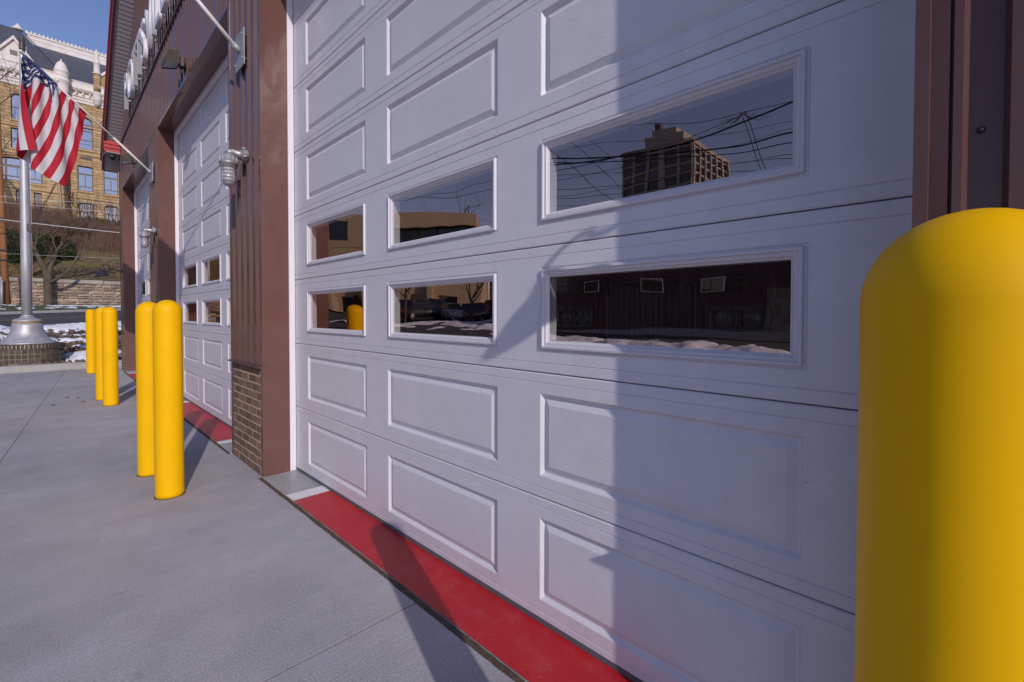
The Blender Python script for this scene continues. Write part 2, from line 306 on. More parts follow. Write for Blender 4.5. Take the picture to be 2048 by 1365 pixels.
# ------------------------------------------------------------------ object helpers
def tag(o, label=None, cat=None, group=None, kind=None):
    if label: o['label'] = label
    if cat: o['category'] = cat
    if group: o['group'] = group
    if kind: o['kind'] = kind
    return o
def thing(name, label, cat, loc=(0, 0, 0), group=None, rz=0.0):
    o = bpy.data.objects.new(name, None); COL.objects.link(o); o.location = loc; o.rotation_euler = (0, 0, rz)
    o.empty_display_size = .1
    bpy.context.view_layer.update() if False else None
    return tag(o, label, cat, group)
class MB:
    """Mesh collector in world coordinates (or in the parent's local space when built with local=True)."""
    def __init__(s): s.v = []; s.f = []; s.mi = []; s.sm = []
    def add(s, vs, fs, mi=0, smooth=False):
        k = len(s.v); s.v.extend([tuple(p) for p in vs]); s.f.extend([tuple(i + k for i in f) for f in fs])
        s.mi.extend([mi] * len(fs)); s.sm.extend([smooth] * len(fs)); return s
    def quad(s, a, b, c, d, mi=0): return s.add([a, b, c, d], [(0, 1, 2, 3)], mi)
    def box(s, a, b, mi=0):
        x0, y0, z0 = a; x1, y1, z1 = b
        return s.add([(x0, y0, z0), (x1, y0, z0), (x1, y1, z0), (x0, y1, z0), (x0, y0, z1), (x1, y0, z1), (x1, y1, z1), (x0, y1, z1)],
                     [(0, 3, 2, 1), (4, 5, 6, 7), (0, 1, 5, 4), (1, 2, 6, 5), (2, 3, 7, 6), (3, 0, 4, 7)], mi)
    def tube(s, pts, rad, n=8, mi=0, cap=True, smooth=True):
        pts = [Vector(p) for p in pts]; rads = rad if isinstance(rad, (list, tuple)) else [rad] * len(pts)
        rings = []; prev = None
        for i, p in enumerate(pts):
            t = (pts[min(i + 1, len(pts) - 1)] - pts[max(i - 1, 0)])
            t = t.normalized() if t.length > 1e-9 else Vector((0, 0, 1))
            if prev is None:
                a = t.cross(Vector((0, 0, 1)) if abs(t.z) < .9 else Vector((1, 0, 0))).normalized()
            else:
                a = (prev - t * prev.dot(t)); a = a.normalized() if a.length > 1e-6 else t.orthogonal().normalized()
            prev = a; b = t.cross(a)
            rings.append([p + (a * math.cos(2 * PI * k / n) + b * math.sin(2 * PI * k / n)) * rads[i] for k in range(n)])
        vs = [q for r in rings for q in r]
        fs = [(i * n + k, i * n + (k + 1) % n, (i + 1) * n + (k + 1) % n, (i + 1) * n + k) for i in range(len(rings) - 1) for k in range(n)]
        if cap: fs += [tuple(reversed(range(n))), tuple((len(rings) - 1) * n + k for k in range(n))]
        return s.add(vs, fs, mi, smooth)
    def lathe(s, c, prof, n=24, mi=0, smooth=True, axis='Z', a0=0, a1=2 * PI):
        """prof: list of (r, h) along the axis from point c."""
        full = abs(a1 - a0 - 2 * PI) < 1e-6; m = n if full else n + 1
        vs = []
        for r, h in prof:
            for k in range(m):
                a = a0 + (a1 - a0) * k / n
                x, y, z = r * math.cos(a), r * math.sin(a), h
                if axis == 'X': x, y, z = z, x, y
                if axis == 'Y': x, y, z = y, z, x
                vs.append((c[0] + x, c[1] + y, c[2] + z))
        fs = [(i * m + k, i * m + (k + 1) % m, (i + 1) * m + (k + 1) % m, (i + 1) * m + k) for i in range(len(prof) - 1) for k in range(n if not full else m)]
        if full:
            if prof[0][0] > 1e-6: fs.append(tuple(reversed(range(m))))
            if prof[-1][0] > 1e-6: fs.append(tuple((len(prof) - 1) * m + k for k in range(m)))
        return s.add(vs, fs, mi, smooth)
    def prism(s, poly, axis, lo, hi, mi=0):
        """poly in the two other axes (order Y,Z for X; X,Z for Y; X,Y for Z)."""
        n = len(poly)
        def P(p, t): return {'X': (t, p[0], p[1]), 'Y': (p[0], t, p[1]), 'Z': (p[0], p[1], t)}[axis]
        vs = [P(p, lo) for p in poly] + [P(p, hi) for p in poly]
        fs = [tuple(range(n)), tuple(reversed(range(n, 2 * n)))] + [(i, n + i, n + (i + 1) % n, (i + 1) % n) for i in range(n)]
        return s.add(vs, fs, mi)
    def mesh(s, name, mats):
        me = bpy.data.meshes.new(name); me.from_pydata(s.v, [], s.f)
        for m in ([mats] if isinstance(mats, str) else mats): me.materials.append(MATS[m])
        me.polygons.foreach_set('material_index', s.mi); me.polygons.foreach_set('use_smooth', s.sm)
        me.update(); return me
    def build(s, name, mats, parent=None, fix=True, bevel=0.0):
        me = s.mesh(name, mats)
        if fix or bevel:
            bm = bmesh.new(); bm.from_mesh(me)
            if bevel:
                bmesh.ops.remove_doubles(bm, verts=bm.verts, dist=1e-5)
                bmesh.ops.bevel(bm, geom=[e for e in bm.edges], offset=bevel, segments=1, affect='EDGES')
            bmesh.ops.recalc_face_normals(bm, faces=bm.faces); bm.to_mesh(me); bm.free()
        return link(name, me, parent)
def chain_loc(p):
    v = Vector((0, 0, 0))
    while p is not None: v += p.location; p = p.parent
    return v
def link(name, me, parent=None, loc=None):
    o = bpy.data.objects.new(name, me); COL.objects.link(o)
    if parent is not None:
        o.parent = parent
        o.location = -chain_loc(parent) if loc is None else Vector(loc) - chain_loc(parent)
    elif loc is not None: o.location = loc
    return o
def copy_tree(o, parent=None, dx=(0, 0, 0)):
    c = o.copy(); COL.objects.link(c)
    if parent is not None: c.parent = parent
    else: c.location = Vector(o.location) + Vector(dx)
    for ch in list(o.children): copy_tree(ch, c)
    return c
def smooth_mod(o, lv=1):
    m = o.modifiers.new('Subdivision', 'SUBSURF'); m.levels = lv; m.render_levels = lv
def text_mesh(body, size, extrude, offset=0.0, bevel=0.0):
    c = bpy.data.curves.new('txt', 'FONT'); c.body = body; c.size = size; c.extrude = extrude; c.offset = offset; c.bevel_depth = bevel
    c.align_x = 'CENTER'; c.resolution_u = 6
    o = bpy.data.objects.new('txt', c); COL.objects.link(o); bpy.context.view_layer.update()
    me = bpy.data.meshes.new_from_object(o.evaluated_get(bpy.context.evaluated_depsgraph_get()))
    bpy.data.objects.remove(o); bpy.data.curves.remove(c); return me

# ================================================================== SETTING: terrain, road, kerbs
ALPHA = R(31); RD = Vector((math.cos(ALPHA), math.sin(ALPHA))); RN = Vector((-math.sin(ALPHA), math.cos(ALPHA)))
def sw(x, y): dx, dy = x, y - 32.0; return dx * RD.x + dy * RD.y, dx * RN.x + dy * RN.y
def sstep(a, b, t):
    t = min(1, max(0, (t - a) / (b - a))); return t * t * (3 - 2 * t)
def zroad(s, w=0.0): return min(2.2, max(.25, 1.08 + .045 * s)) + .042 * max(-4.2, min(4.2, w))
def H(x, y):
    s, w = sw(x, y); zr = zroad(s, w)
    if w < -4.2:
        near = 0.13 + (zr + .03 - .13) * sstep(-14.4, -4.4, w) if y > 15.35 else 0.0
        if y <= 15.35: near = 0.0
        ze = near if x > -2.5 or y > 15.35 else 0.0
    elif w < 4.2: ze = zr
    else:
        ze = zr + .13 + (1.88 - zr - .13) * sstep(4.3, 11.5, w)
    zw = min(.9, max(0, (y - 9) * .036))
    k = sstep(-3.2, -8.0, -x) if False else sstep(3.0, 8.0, -x)
    z = ze * (1 - k) + zw * k
    # the hill behind the retaining wall
    if y > 50.6:
        hk = 1 - sstep(9, 24, -x)
        hz = 3.85 + (13.0 - 3.85) * sstep(49.0, 80.5, y) ** .82
        z = z * (1 - hk) + hz * hk
    return z

def sheet(name, xs, ys, dz, mname, zf=H, parent=None, kind='structure'):
    mb = MB(); nx, ny = len(xs), len(ys)
    vs = [(x, y, zf(x, y) + dz) for y in ys for x in xs]
    fs = [(j * nx + i, j * nx + i + 1, (j + 1) * nx + i + 1, (j + 1) * nx + i) for j in range(ny - 1) for i in range(nx - 1)]
    mb.add(vs, fs, 0, True); o = mb.build(name, mname, parent, fix=False)
    if parent is None: tag(o, kind=kind)
    return o
def lin(a, b, n): return [a + (b - a) * i / (n - 1) for i in range(n)]

gx = lin(-1500, -90, 10) + lin(-80, -12, 18) + lin(-10, 16, 53) + lin(18, 80, 12) + lin(100, 1500, 8)
gy = lin(-1500, -60, 8) + lin(-50, 12, 16) + [15.3, 15.36] + lin(15.8, 50.4, 60) + [50.6] + lin(51, 82, 32) + lin(90, 200, 8) + lin(260, 2500, 8)
def Hg(x, y):
    z = H(x, y) - .05
    if y < 15.36 and x > -20: z = -.05 if y < 15.33 else z
    if 1.0 < x < 15 and -2 < y < 15: z = -.3
    return z
ground = sheet('ground', gx, gy, 0, 'soil', Hg)
hill = sheet('hill', lin(-22, 26, 40), [50.62] + lin(51, 82, 36), .03, 'hill_ground')
# verge of grass between kerb and retaining wall
def grid_sw(name, ss, ws, dz, mname, zf=None):
    mb = MB(); n = len(ss); vs = []
    for w in ws:
        for s in ss:
            x = s * RD.x + w * RN.x; y = 32 + s * RD.y + w * RN.y
            vs.append((x, y, (zf(s, w) if zf else H(x, y)) + dz))
    fs = [(j * n + i, j * n + i + 1, (j + 1) * n + i + 1, (j + 1) * n + i) for j in range(len(ws) - 1) for i in range(n - 1)]
    mb.add(vs, fs, 0, True); return tag(mb.build(name, mname, fix=False), kind='structure')
ss = lin(-9, 40, 60)
grid_sw('road', lin(-9, 40, 60), lin(-4.0, 4.0, 9), .004, 'asphalt', lambda s, w: zroad(s, w) + .01)
grid_sw('road_line', lin(-9, 40, 60), [-.20, -.08], .012, 'road_yellow', lambda s, w: zroad(s, w) + .01)
grid_sw('road_line', lin(-9, 40, 60), [.06, .18], .012, 'road_yellow', lambda s, w: zroad(s, w) + .01)
def kerb_run(name, s0, s1, w, mname, h=.15):
    n = 12; mb = MB(); sl_ = lin(s0, s1, n); pts = []
    for s in sl_:
        for (dw, z) in ((0, -.1), (0, h - .02), (.03, h), (.17, h), (.17, -.1)):
            ww = w + dw * (1 if w > 0 else -1); x = s * RD.x + ww * RN.x; y = 32 + s * RD.y + ww * RN.y
            pts.append((x, y, zroad(s, w) + z))
    fs = [(i * 5 + k, i * 5 + k + 1, (i + 1) * 5 + k + 1, (i + 1) * 5 + k) for i in range(n - 1) for k in range(4)]
    fs += [(0, 1, 2, 3, 4), tuple((n - 1) * 5 + k for k in (4, 3, 2, 1, 0))]
    mb.add(pts, fs); return tag(mb.build(name, mname), kind='structure')
kerb_run('kerb', -2.0, 3.62, 4.0, 'kerb_concrete'); kerb_run('kerb', 3.64, 40, 4.0, 'kerb_concrete')
kerb_run('kerb', -9, -2.02, 4.0, 'kerb_yellow'); kerb_run('kerb', -9, 40, -4.0, 'kerb_concrete', .08)
grid_sw('verge', lin(-9, 30, 60), lin(4.2, 19, 26), .02, 'verge_grass',
        lambda s, w: H(s * RD.x + w * RN.x, min(50.3, 32 + s * RD.y + w * RN.y)))
# asphalt lot across the street (seen only as a reflection)
sheet('parking_lot', lin(-60, -4.3, 28), lin(-40, 15.2, 20), .006, 'asphalt')
sheet('parking_lot', lin(-60, -8.2, 26), lin(15.2, 62, 24), .006, 'asphalt')

# snow: sheets that rise out of the ground where the snow lies
def snow_sheet(name, x0, x1, y0, y1, nx, ny, amp, thr, sc, seed, base=H, mask=None):
    mb = MB(); vs = []
    for j in range(ny):
        for i in range(nx):
            x = x0 + (x1 - x0) * i / (nx - 1); y = y0 + (y1 - y0) * j / (ny - 1)
            v = noise.fractal(Vector((x * sc, y * sc, seed)), .9, 2.1, 4) + thr
            if mask: v += mask(x, y)
            fine = noise.noise(Vector((x * sc * 7, y * sc * 7, seed + 3))) * .12
            h = min(1, v) * amp + fine * amp * min(1, v * 6) if v > 0 else max(-.14, v * .5)
            vs.append((x, y, base(x, y) + h + .01))
    fs = [(j * nx + i, j * nx + i + 1, (j + 1) * nx + i + 1, (j + 1) * nx + i) for j in range(ny - 1) for i in range(nx - 1)]
    # drop faces that lie wholly below the ground
    keep = [f for f in fs if max(vs[k][2] - base(vs[k][0], vs[k][1]) for k in f) > -.004]
    mb.add(vs, keep, 0, True); return mb.build(name, 'snow', fix=False)
def bed_mask(x, y):
    s, w = sw(x, y); m = -.42
    m += .62 * math.exp(-((w + 5.7) / 1.2) ** 2)                       # ploughed bank along the road
    m += 1.15 * math.exp(-(((x - .8) / .75) ** 2 + ((y - 17.4) / 1.3) ** 2))   # drift beside the planter
    m += .3 * math.exp(-(((x + 1.6) / .7) ** 2 + ((y - 20.5) / 2.0) ** 2))
    m -= .9 * math.exp(-(((x - .1) / .5) ** 2 + ((y - 19.6) / 1.7) ** 2))
    m -= .6 * math.exp(-(((y - 15.6) / .28) ** 2))
    if (x + .385) ** 2 + (y - 16.28) ** 2 < .5: m -= 2
    if y < 15.5: m -= 3
    if x > 1.1 and y < 15.2: m -= 3
    if w > -4.35: m -= 5
    return m
o = snow_sheet('snow', -4.5, 5.0, 15.45, 29.5, 130, 190, .22, .0, .9, 2.0, H, bed_mask); tag(o, 'patchy white snow lying over the rock bed behind the flagpole', 'snow', kind='stuff')
def verge_mask(x, y):
    s, w = sw(x, y); m = -.42 + .30 * math.exp(-((w - 6.6) / .7) ** 2) + .28 * math.exp(-((w - 10.5) / 1.8) ** 2) * (1 if x > 0.2 else -.2)
    if w < 5.4 or y > 50.2: m -= 5
    return m
o = snow_sheet('snow', -5, 7, 34, 50.2, 170, 220, .07, .0, 1.5, 5.0, lambda x, y: H(x, y) + .02, verge_mask); tag(o, 'thin snow in patches on the grass verge below the stone wall', 'snow', kind='stuff')
o = snow_sheet('snow', -8, 3, 74.5, 78.6, 70, 30, .3, .25, .6, 8.0, lambda x, y: H(x, y) + .03, lambda x, y: -.5 + .9 * math.exp(-((y - 76.8) / .9) ** 2) - (2 if x > 2.2 else 0)); tag(o, 'line of snow at the top of the hill below the courthouse', 'snow', kind='stuff')
def pile_mask(x, y): return -.6 + 1.3 * math.exp(-((x + 14.0 + .12 * (y - 9)) / 1.1) ** 2)
o = snow_sheet('snow', -17, -11, -2, 24, 70, 180, .20, .0, .9, 11.0, lambda x, y: H(x, y) + .01, pile_mask); tag(o, 'ploughed snow bank across the street, seen mirrored in the door glass', 'snow', kind='stuff')
o = snow_sheet('snow', -24, -10, 24, 31, 110, 50, .16, .0, .9, 14.0, lambda x, y: H(x, y) + .01, lambda x, y: -.4 + .9 * math.exp(-((y - 26.5 - .25 * (x + 16)) / .8) ** 2)); tag(o, 'low snow strip along the edge of the mirrored car park', 'snow', kind='stuff')

# rock bed between forecourt kerb and road
def rock_mesh(seed):
    bm = bmesh.new(); bmesh.ops.create_icosphere(bm, subdivisions=1, radius=1)
    for v in bm.verts: v.co *= .75 + .5 * noise.noise(v.co * 1.3 + Vector((seed, 0, 0)))
    me = bpy.data.meshes.new('r'); bm.to_mesh(me); bm.free()
    return np.array([v.co[:] for v in me.vertices]), [tuple(p.vertices) for p in me.polygons]
rocks = [rock_mesh(i * 3.7) for i in range(6)]
mb = MB(); rr = random.Random(5)
for i in range(2300):
    x = rr.uniform(-4, 5.0); y = 15.5 + rr.random() ** 1.4 * 11
    if (x + .385) ** 2 + (y - 16.28) ** 2 < .48 or (x > 1.0 and y < 15.6): continue
    s, w = sw(x, y)
    if w > -4.6: continue
    vs, fs = rocks[rr.randrange(6)]; k = rr.uniform(.035, .085) * (1 + .03 * (y - 15)); a = rr.uniform(0, 6.28); ca, sa = math.cos(a), math.sin(a)
    z = H(x, y)
    mb.add([(x + k * (p[0] * ca - p[1] * sa), y + k * (p[0] * sa + p[1] * ca), z + k * .6 * p[2] + k * .2) for p in vs], fs)
tag(mb.build('rock_bed', 'rock', fix=False), 'brown landscaping rocks filling the bed behind the kerb', 'rocks', kind='stuff')

# ================================================================== forecourt
fc = thing('forecourt', None, None, (0, 0, 0)); tag(fc, kind='structure')
YJ = 1.789
def xjoint(y): return -.33 + (y - 6.12) * .0645
XA = 1.187; ZS = 0.0; G = .0028
def slab(poly):
    mb = MB(); mb.prism(poly, 'Z', -.12, ZS); return mb.build('slab', 'concrete', fc)
def yjoint(x): return YJ + .006 * noise.noise(Vector((x * 3.1, 5, 0))) + .0025 * noise.noise(Vector((x * 17, 1, 0)))
JX = lin(XA, -.55, 60)
def jag(xf, y0, y1, n=2): return [(xf(y0 + (y1 - y0) * i / n), y0 + (y1 - y0) * i / n) for i in range(n + 1)]
edge = []
for (ya, yb) in ((4.044, 4.944), (8.904, 9.804), (13.764, 14.398)): edge += [(XA, ya), (1.209, ya), (1.209, yb), (XA, yb)]
slab(edge + [(XA, 15.1), (xjoint(15.1) + G, 15.1), (xjoint(YJ) + G, YJ + .01)] + [(x, yjoint(x) + G) for x in reversed(JX)])
slab([(xjoint(YJ) - G, YJ + G), (xjoint(15.1) - G, 15.1), (-4.3, 15.1), (-4.3, YJ + G)])
slab([(x, yjoint(x) - G) for x in JX] + [(xjoint(YJ) + G, YJ - .01), (xjoint(-3) + G, -3), (XA, -3), (XA, -.838), (1.209, -.838), (1.209, .083), (XA, .083)])
slab([(xjoint(YJ) - G, YJ - G), (-4.3, YJ - G), (-4.3, -3), (xjoint(-3) - G, -3)])
slab([(XA, -3 - G * 2), (-4.3, -3 - G * 2), (-4.3, -12), (XA, -12)])
mb = MB(); vs = []
for x in JX: vs += [(x, yjoint(x) - .006, -.0016), (x, yjoint(x) + .006, -.0016)]
mb.add(vs, [(2 * i, 2 * i + 1, 2 * i + 3, 2 * i + 2) for i in range(len(JX) - 1)])
ys_ = lin(-3, 15.1, 30); vs = []
for y in ys_: vs += [(xjoint(y) - .006, y, -.002), (xjoint(y) + .006, y, -.002)]
mb.add(vs, [(2 * i, 2 * i + 1, 2 * i + 3, 2 * i + 2) for i in range(len(ys_) - 1)])
mb.build('joint_dirt', 'joint_filler', fc, fix=False)
# low kerb at the far end of the forecourt
mb = MB(); mb.prism([(15.12, -.1), (15.12, .135), (15.135, .15), (15.38, .15), (15.38, -.1)], 'X', -4.3, .62)
mb2 = MB()
tag(mb.build('kerb', 'kerb_concrete'), kind='structure')
mb = MB(); mb.prism([(15.10, -.1), (15.10, .135), (15.115, .15), (15.38, .15), (15.38, -.1)], 'X', .626, 1.5)
tag(mb.build('kerb', 'kerb_concrete'), kind='structure')
# fallen leaves and scraps on the concrete
mb = MB(); rr = random.Random(11)
for i in range(11):
    x, y = rr.uniform(-.1, 1.0), 9 + rr.random() * 5.6
    if i < 5: x, y = [(0.33, 15.0), (.55, 13.2), (.02, 9.4), (.95, 13.0), (.30, 9.9)][i]
    k = rr.uniform(.012, .03); a = rr.uniform(0, 6.28); pts = []
    for q in range(7):
        r_ = k * (1 if q % 2 == 0 else .55); t = a + q * 6.283 / 7
        pts.append((x + r_ * math.cos(t) * 1.4, y + r_ * math.sin(t), .004 + rr.random() * .012))
    mb.add(pts + [(x, y, .012)], [(q, (q + 1) % 7, 7) for q in range(7)])
tag(mb.build('leaf_litter', 'dry_leaf', fix=False), 'a few dry brown leaves scattered over the concrete', 'leaves', kind='stuff')

def randomise(mname, amt):
    """Each piece its own tone and its own stretch of the noise."""
    m = MATS[mname]; nt = m.node_tree; L = nt.links; b = nt.nodes['Principled BSDF']
    oi = nd(nt, 'ShaderNodeObjectInfo')
    mr = nd(nt, 'ShaderNodeMapRange'); mr.inputs[3].default_value = 1 - amt; mr.inputs[4].default_value = 1 + amt; L.new(oi.outputs['Random'], mr.inputs[0])
    src = b.inputs['Base Color'].links[0].from_socket
    vm = nd(nt, 'ShaderNodeVectorMath', _operation='SCALE'); L.new(src, vm.inputs[0]); L.new(mr.outputs[0], vm.inputs['Scale']); L.new(vm.outputs[0], b.inputs['Base Color'])
    tc = [n for n in nt.nodes if n.type == 'TEX_COORD'][0]
    ad = nd(nt, 'ShaderNodeVectorMath', _operation='MULTIPLY_ADD'); L.new(oi.outputs['Random'], ad.inputs[0]); ad.inputs[1].default_value = (37, 91, 53)
    targets = [l.to_socket for l in tc.outputs['Object'].links]
    L.new(tc.outputs['Object'], ad.inputs[2])
    for t in targets: L.new(ad.outputs[0], t)
randomise('brick_brown', .26); randomise('brick_dark', .3); randomise('stone_wall', .30); randomise('stone_cap', .15)

# ================================================================== FIRE STATION
XF = 1.2045; XD = 1.4654; SEC = .5334; HDR = 4.18
OPEN = [(0.085 + 4.86 * k, 0.085 + 4.86 * k + 3.957) for k in range(3)]
YE0, YE1 = -.84, 14.40; YMID = (YE0 + YE1) / 2
PIERS = [(YE0, OPEN[0][0]), (OPEN[0][1], OPEN[1][0]), (OPEN[1][1], OPEN[2][0]), (OPEN[2][1], YE1)]
SLOPE = .74; ZEAVE = 5.30
def ztop(y): return ZEAVE + SLOPE * (7.62 - abs(y - YMID) - .35)
FS = thing('fire_station', 'brown ribbed-metal fire station with brick pier bases and three white overhead doors', 'fire station', (XF, YMID, 0))

def ribs(y0, y1, zlo, zhi, x_out=XF + .003, depth=.026, pitch=.17, phase=0.03, crest=.052, bev=.012):
    """Trapezoid-ribbed sheet between y0 and y1; zhi may be a function of y."""
    pan = pitch - crest - 2 * bev; prof = [(0, 1), (pan, 1), (pan + bev, 0), (pan + bev + crest, 0)]
    pts = []; k0 = math.floor((y0 - phase) / pitch)
    for k in range(k0, k0 + int((y1 - y0) / pitch) + 3):
        for (dy, v) in prof: pts.append((phase + k * pitch + dy, v))
    def val(y):
        for a, b in zip(pts, pts[1:]):
            if a[0] <= y <= b[0]: return a[1] + (b[1] - a[1]) * (y - a[0]) / max(1e-9, b[0] - a[0])
        return 0
    ys = [(y0, val(y0))] + [p for p in pts if y0 + 1e-4 < p[0] < y1 - 1e-4] + [(y1, val(y1))]
    mb = MB(); zf = zhi if callable(zhi) else (lambda y: zhi)
    vs = []
    for y, v in ys: vs += [(x_out + depth * v, y, zlo), (x_out + depth * v, y, zf(y))]
    fs = [(2 * i, 2 * i + 1, 2 * i + 3, 2 * i + 2) for i in range(len(ys) - 1)]
    mb.add(vs, fs); return mb
ZB = .885
for i_, (a, b) in enumerate(PIERS):
    if i_ == 0: ribs(a + .036, b - .056, ZB + .012, HDR + .03, pitch=.083, crest=.022, bev=.008, depth=.017, phase=-.037).build('wall_panel', 'brown_panel', FS)
    else: ribs(a + .036, b - .036, ZB + .012, HDR + .03, phase=a + .05).build('wall_panel', 'brown_panel', FS)
ribs(YE0 + .036, YE1 - .036, HDR + .031, 5.215, phase=.03).build('wall_panel', 'brown_panel', FS)
def gz(y): return ztop(y) + .02
# gable sheet, cut at the ridge so that the slope is followed exactly
mb = ribs(YE0 + .036, YMID, 5.262, gz, x_out=XF + .006); mb.build('gable_panel', 'brown_panel', FS)
mb = ribs(YMID, YE1 - .036, 5.262, gz, x_out=XF + .006); mb.build('gable_panel', 'brown_panel', FS)
# drip ledge between wall and gable
mb = MB(); mb.prism([(XF - .016, 5.222), (XF - .012, 5.258), (XF + .05, 5.264), (XF + .05, 5.218)], 'Y', YE0, YE1); mb.build('drip_ledge', 'brown_trim', FS)
# wall cores behind the sheets (keep daylight out of the bays)
for (a, b) in PIERS:
    mb = MB(); mb.box((XF + .05, a + .012, 0.001), (XD - .004, b - .012, HDR + .05)); mb.build('wall_core', 'interior_wall', FS)
mb = MB(); mb.box((XF + .05, YE0 + .012, HDR + .052), (XD - .004, YE1 - .012, 5.4)); mb.build('wall_core', 'interior_wall', FS)
mb = MB(); mb.prism([(YE0 + .02, 5.4), (YE1 - .02, 5.4), (YE1 - .02, ztop(YE1) - .02), (YMID, ztop(YMID) - .02), (YE0 + .02, ztop(YE0) - .02)], 'X', XF + .05, XF + .2); mb.build('wall_core', 'interior_wall', FS)
# corner posts and opening trims: front flange + return (jamb)
def wavy_quad(mb, p00, p10, p11, p01, nu, nv, nrm, amp, seed):
    p00, p10, p11, p01 = map(Vector, (p00, p10, p11, p01)); nrm = Vector(nrm); vs = []
    for j in range(nv + 1):
        for i in range(nu + 1):
            u, v = i / nu, j / nv; p = (p00 * (1 - u) + p10 * u) * (1 - v) + (p01 * (1 - u) + p11 * u) * v
            e = math.sin(PI * u)
            d = noise.noise(Vector((seed, p.z * 1.7 + u * .5, u * 1.2))) + .5 * noise.noise(Vector((seed + 9, p.z * 4.2, u * 2)))
            vs.append(p + nrm * (amp * d * e))
    n = nu + 1
    mb.add(vs, [(j * n + i, j * n + i + 1, (j + 1) * n + i + 1, (j + 1) * n + i) for j in range(nv) for i in range(nu)], 0, True)
for k, (a, b) in enumerate(OPEN):
    for y, sgn in ((a, -1), (b, 1)):
        mb = MB()
        wavy_quad(mb, (XF, y, .004), (1.414, y, .004), (1.414, y, HDR), (XF, y, HDR), 10, 90, (0, -sgn, 0), .009, 3.1 * k + sgn)
        fl = MB()
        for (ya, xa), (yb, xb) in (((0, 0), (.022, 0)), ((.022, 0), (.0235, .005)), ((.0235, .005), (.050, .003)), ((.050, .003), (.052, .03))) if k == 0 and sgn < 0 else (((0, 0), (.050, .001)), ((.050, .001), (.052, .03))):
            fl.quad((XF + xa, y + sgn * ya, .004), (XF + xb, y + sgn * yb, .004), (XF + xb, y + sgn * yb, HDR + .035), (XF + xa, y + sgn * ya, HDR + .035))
        mb.build('jamb', 'brown_jamb', FS, fix=False); fl.build('corner_trim', 'brown_panel', FS, fix=False)  # same metal as the jamb; front flange's weaker light painted as darker brown
        mb = MB(); mb.box((1.414, min(y - sgn * .006, y + sgn * .02), .004), (XD - .003, max(y - sgn * .006, y + sgn * .02), HDR)); mb.build('door_stop', 'trim_white', FS, bevel=.003)
    mb = MB()
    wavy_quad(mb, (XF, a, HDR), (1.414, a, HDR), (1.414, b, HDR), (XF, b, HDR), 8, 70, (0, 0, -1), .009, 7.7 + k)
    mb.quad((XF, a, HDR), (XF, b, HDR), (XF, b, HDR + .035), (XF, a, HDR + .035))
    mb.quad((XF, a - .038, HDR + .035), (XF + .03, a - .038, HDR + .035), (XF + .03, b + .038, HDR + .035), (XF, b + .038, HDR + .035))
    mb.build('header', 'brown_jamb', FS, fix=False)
    mb = MB(); mb.box((1.414, a + .008, HDR - .055), (XD - .003, b - .008, HDR + .02)); mb.build('door_stop', 'trim_white', FS, bevel=.003)
for y, s in ((YE0, 1), (YE1, -1)):
    mb = MB(); mb.quad((XF, y, .004), (XF, y + s * .036, .004), (XF, y + s * .036, 5.3), (XF, y, 5.3)); mb.quad((XF, y, .004), (XF, y, 5.3), (XF + .1, y, 5.3), (XF + .1, y, .004))
    mb.build('corner_trim', 'brown_trim', FS, fix=False)
# brick bases
BR = {}
def brick_mesh(w, h, d, mname, key):
    if key in BR: return BR[key]
    mb = MB(); mb.box((0, 0, 0), (d, w, h)); me = mb.mesh('brick', mname)
    bm = bmesh.new(); bm.from_mesh(me); bmesh.ops.recalc_face_normals(bm, faces=bm.faces)
    bmesh.ops.bevel(bm, geom=[e for e in bm.edges if abs(e.verts[0].co.x) < 1e-6 and abs(e.verts[1].co.x) < 1e-6], offset=.003, segments=1, affect='EDGES')
    bm.to_mesh(me); bm.free(); BR[key] = me; return me
rr = random.Random(3)
for (a, b) in PIERS:
    lo, hi = a + .036 * (a > 0), b - .036 * (b < 14)
    lo, hi = max(a + .03, YE0 + .01), min(b - .03, YE1 - .01)
    mb = MB(); mb.box((XF + .006, lo, .003), (XF + .06, hi, ZB)); bv = mb.build('brick_base', 'mortar', FS)
    ch = ZB / 13; bw = .203
    for c in range(13):
        y = hi - (.0 if c % 2 == 0 else bw / 2) + .0
        edges = [hi]; y = hi - (bw if c % 2 == 0 else bw / 2)
        while y > lo + .02: edges.append(y); y -= bw
        edges.append(lo)
        for e1, e0 in zip(edges, edges[1:]):
            w = e1 - e0 - .014
            if w < .02: continue
            me = brick_mesh(w, ch - .0140, .03, 'brick_brown', ('s', round(w, 3)))
            o = link('brick', me, bv, (XF + rr.uniform(-.0015, .0015), e0 + .007, c * ch + .007))
    mb = MB(); mb.prism([(XF - .034, ZB + .004), (XF - .034, ZB + .011), (XF + .03, ZB + .022), (XF + .03, ZB + .001)], 'Y', a + .0, b - .0); mb.build('sill_flashing', 'brown_trim', FS)

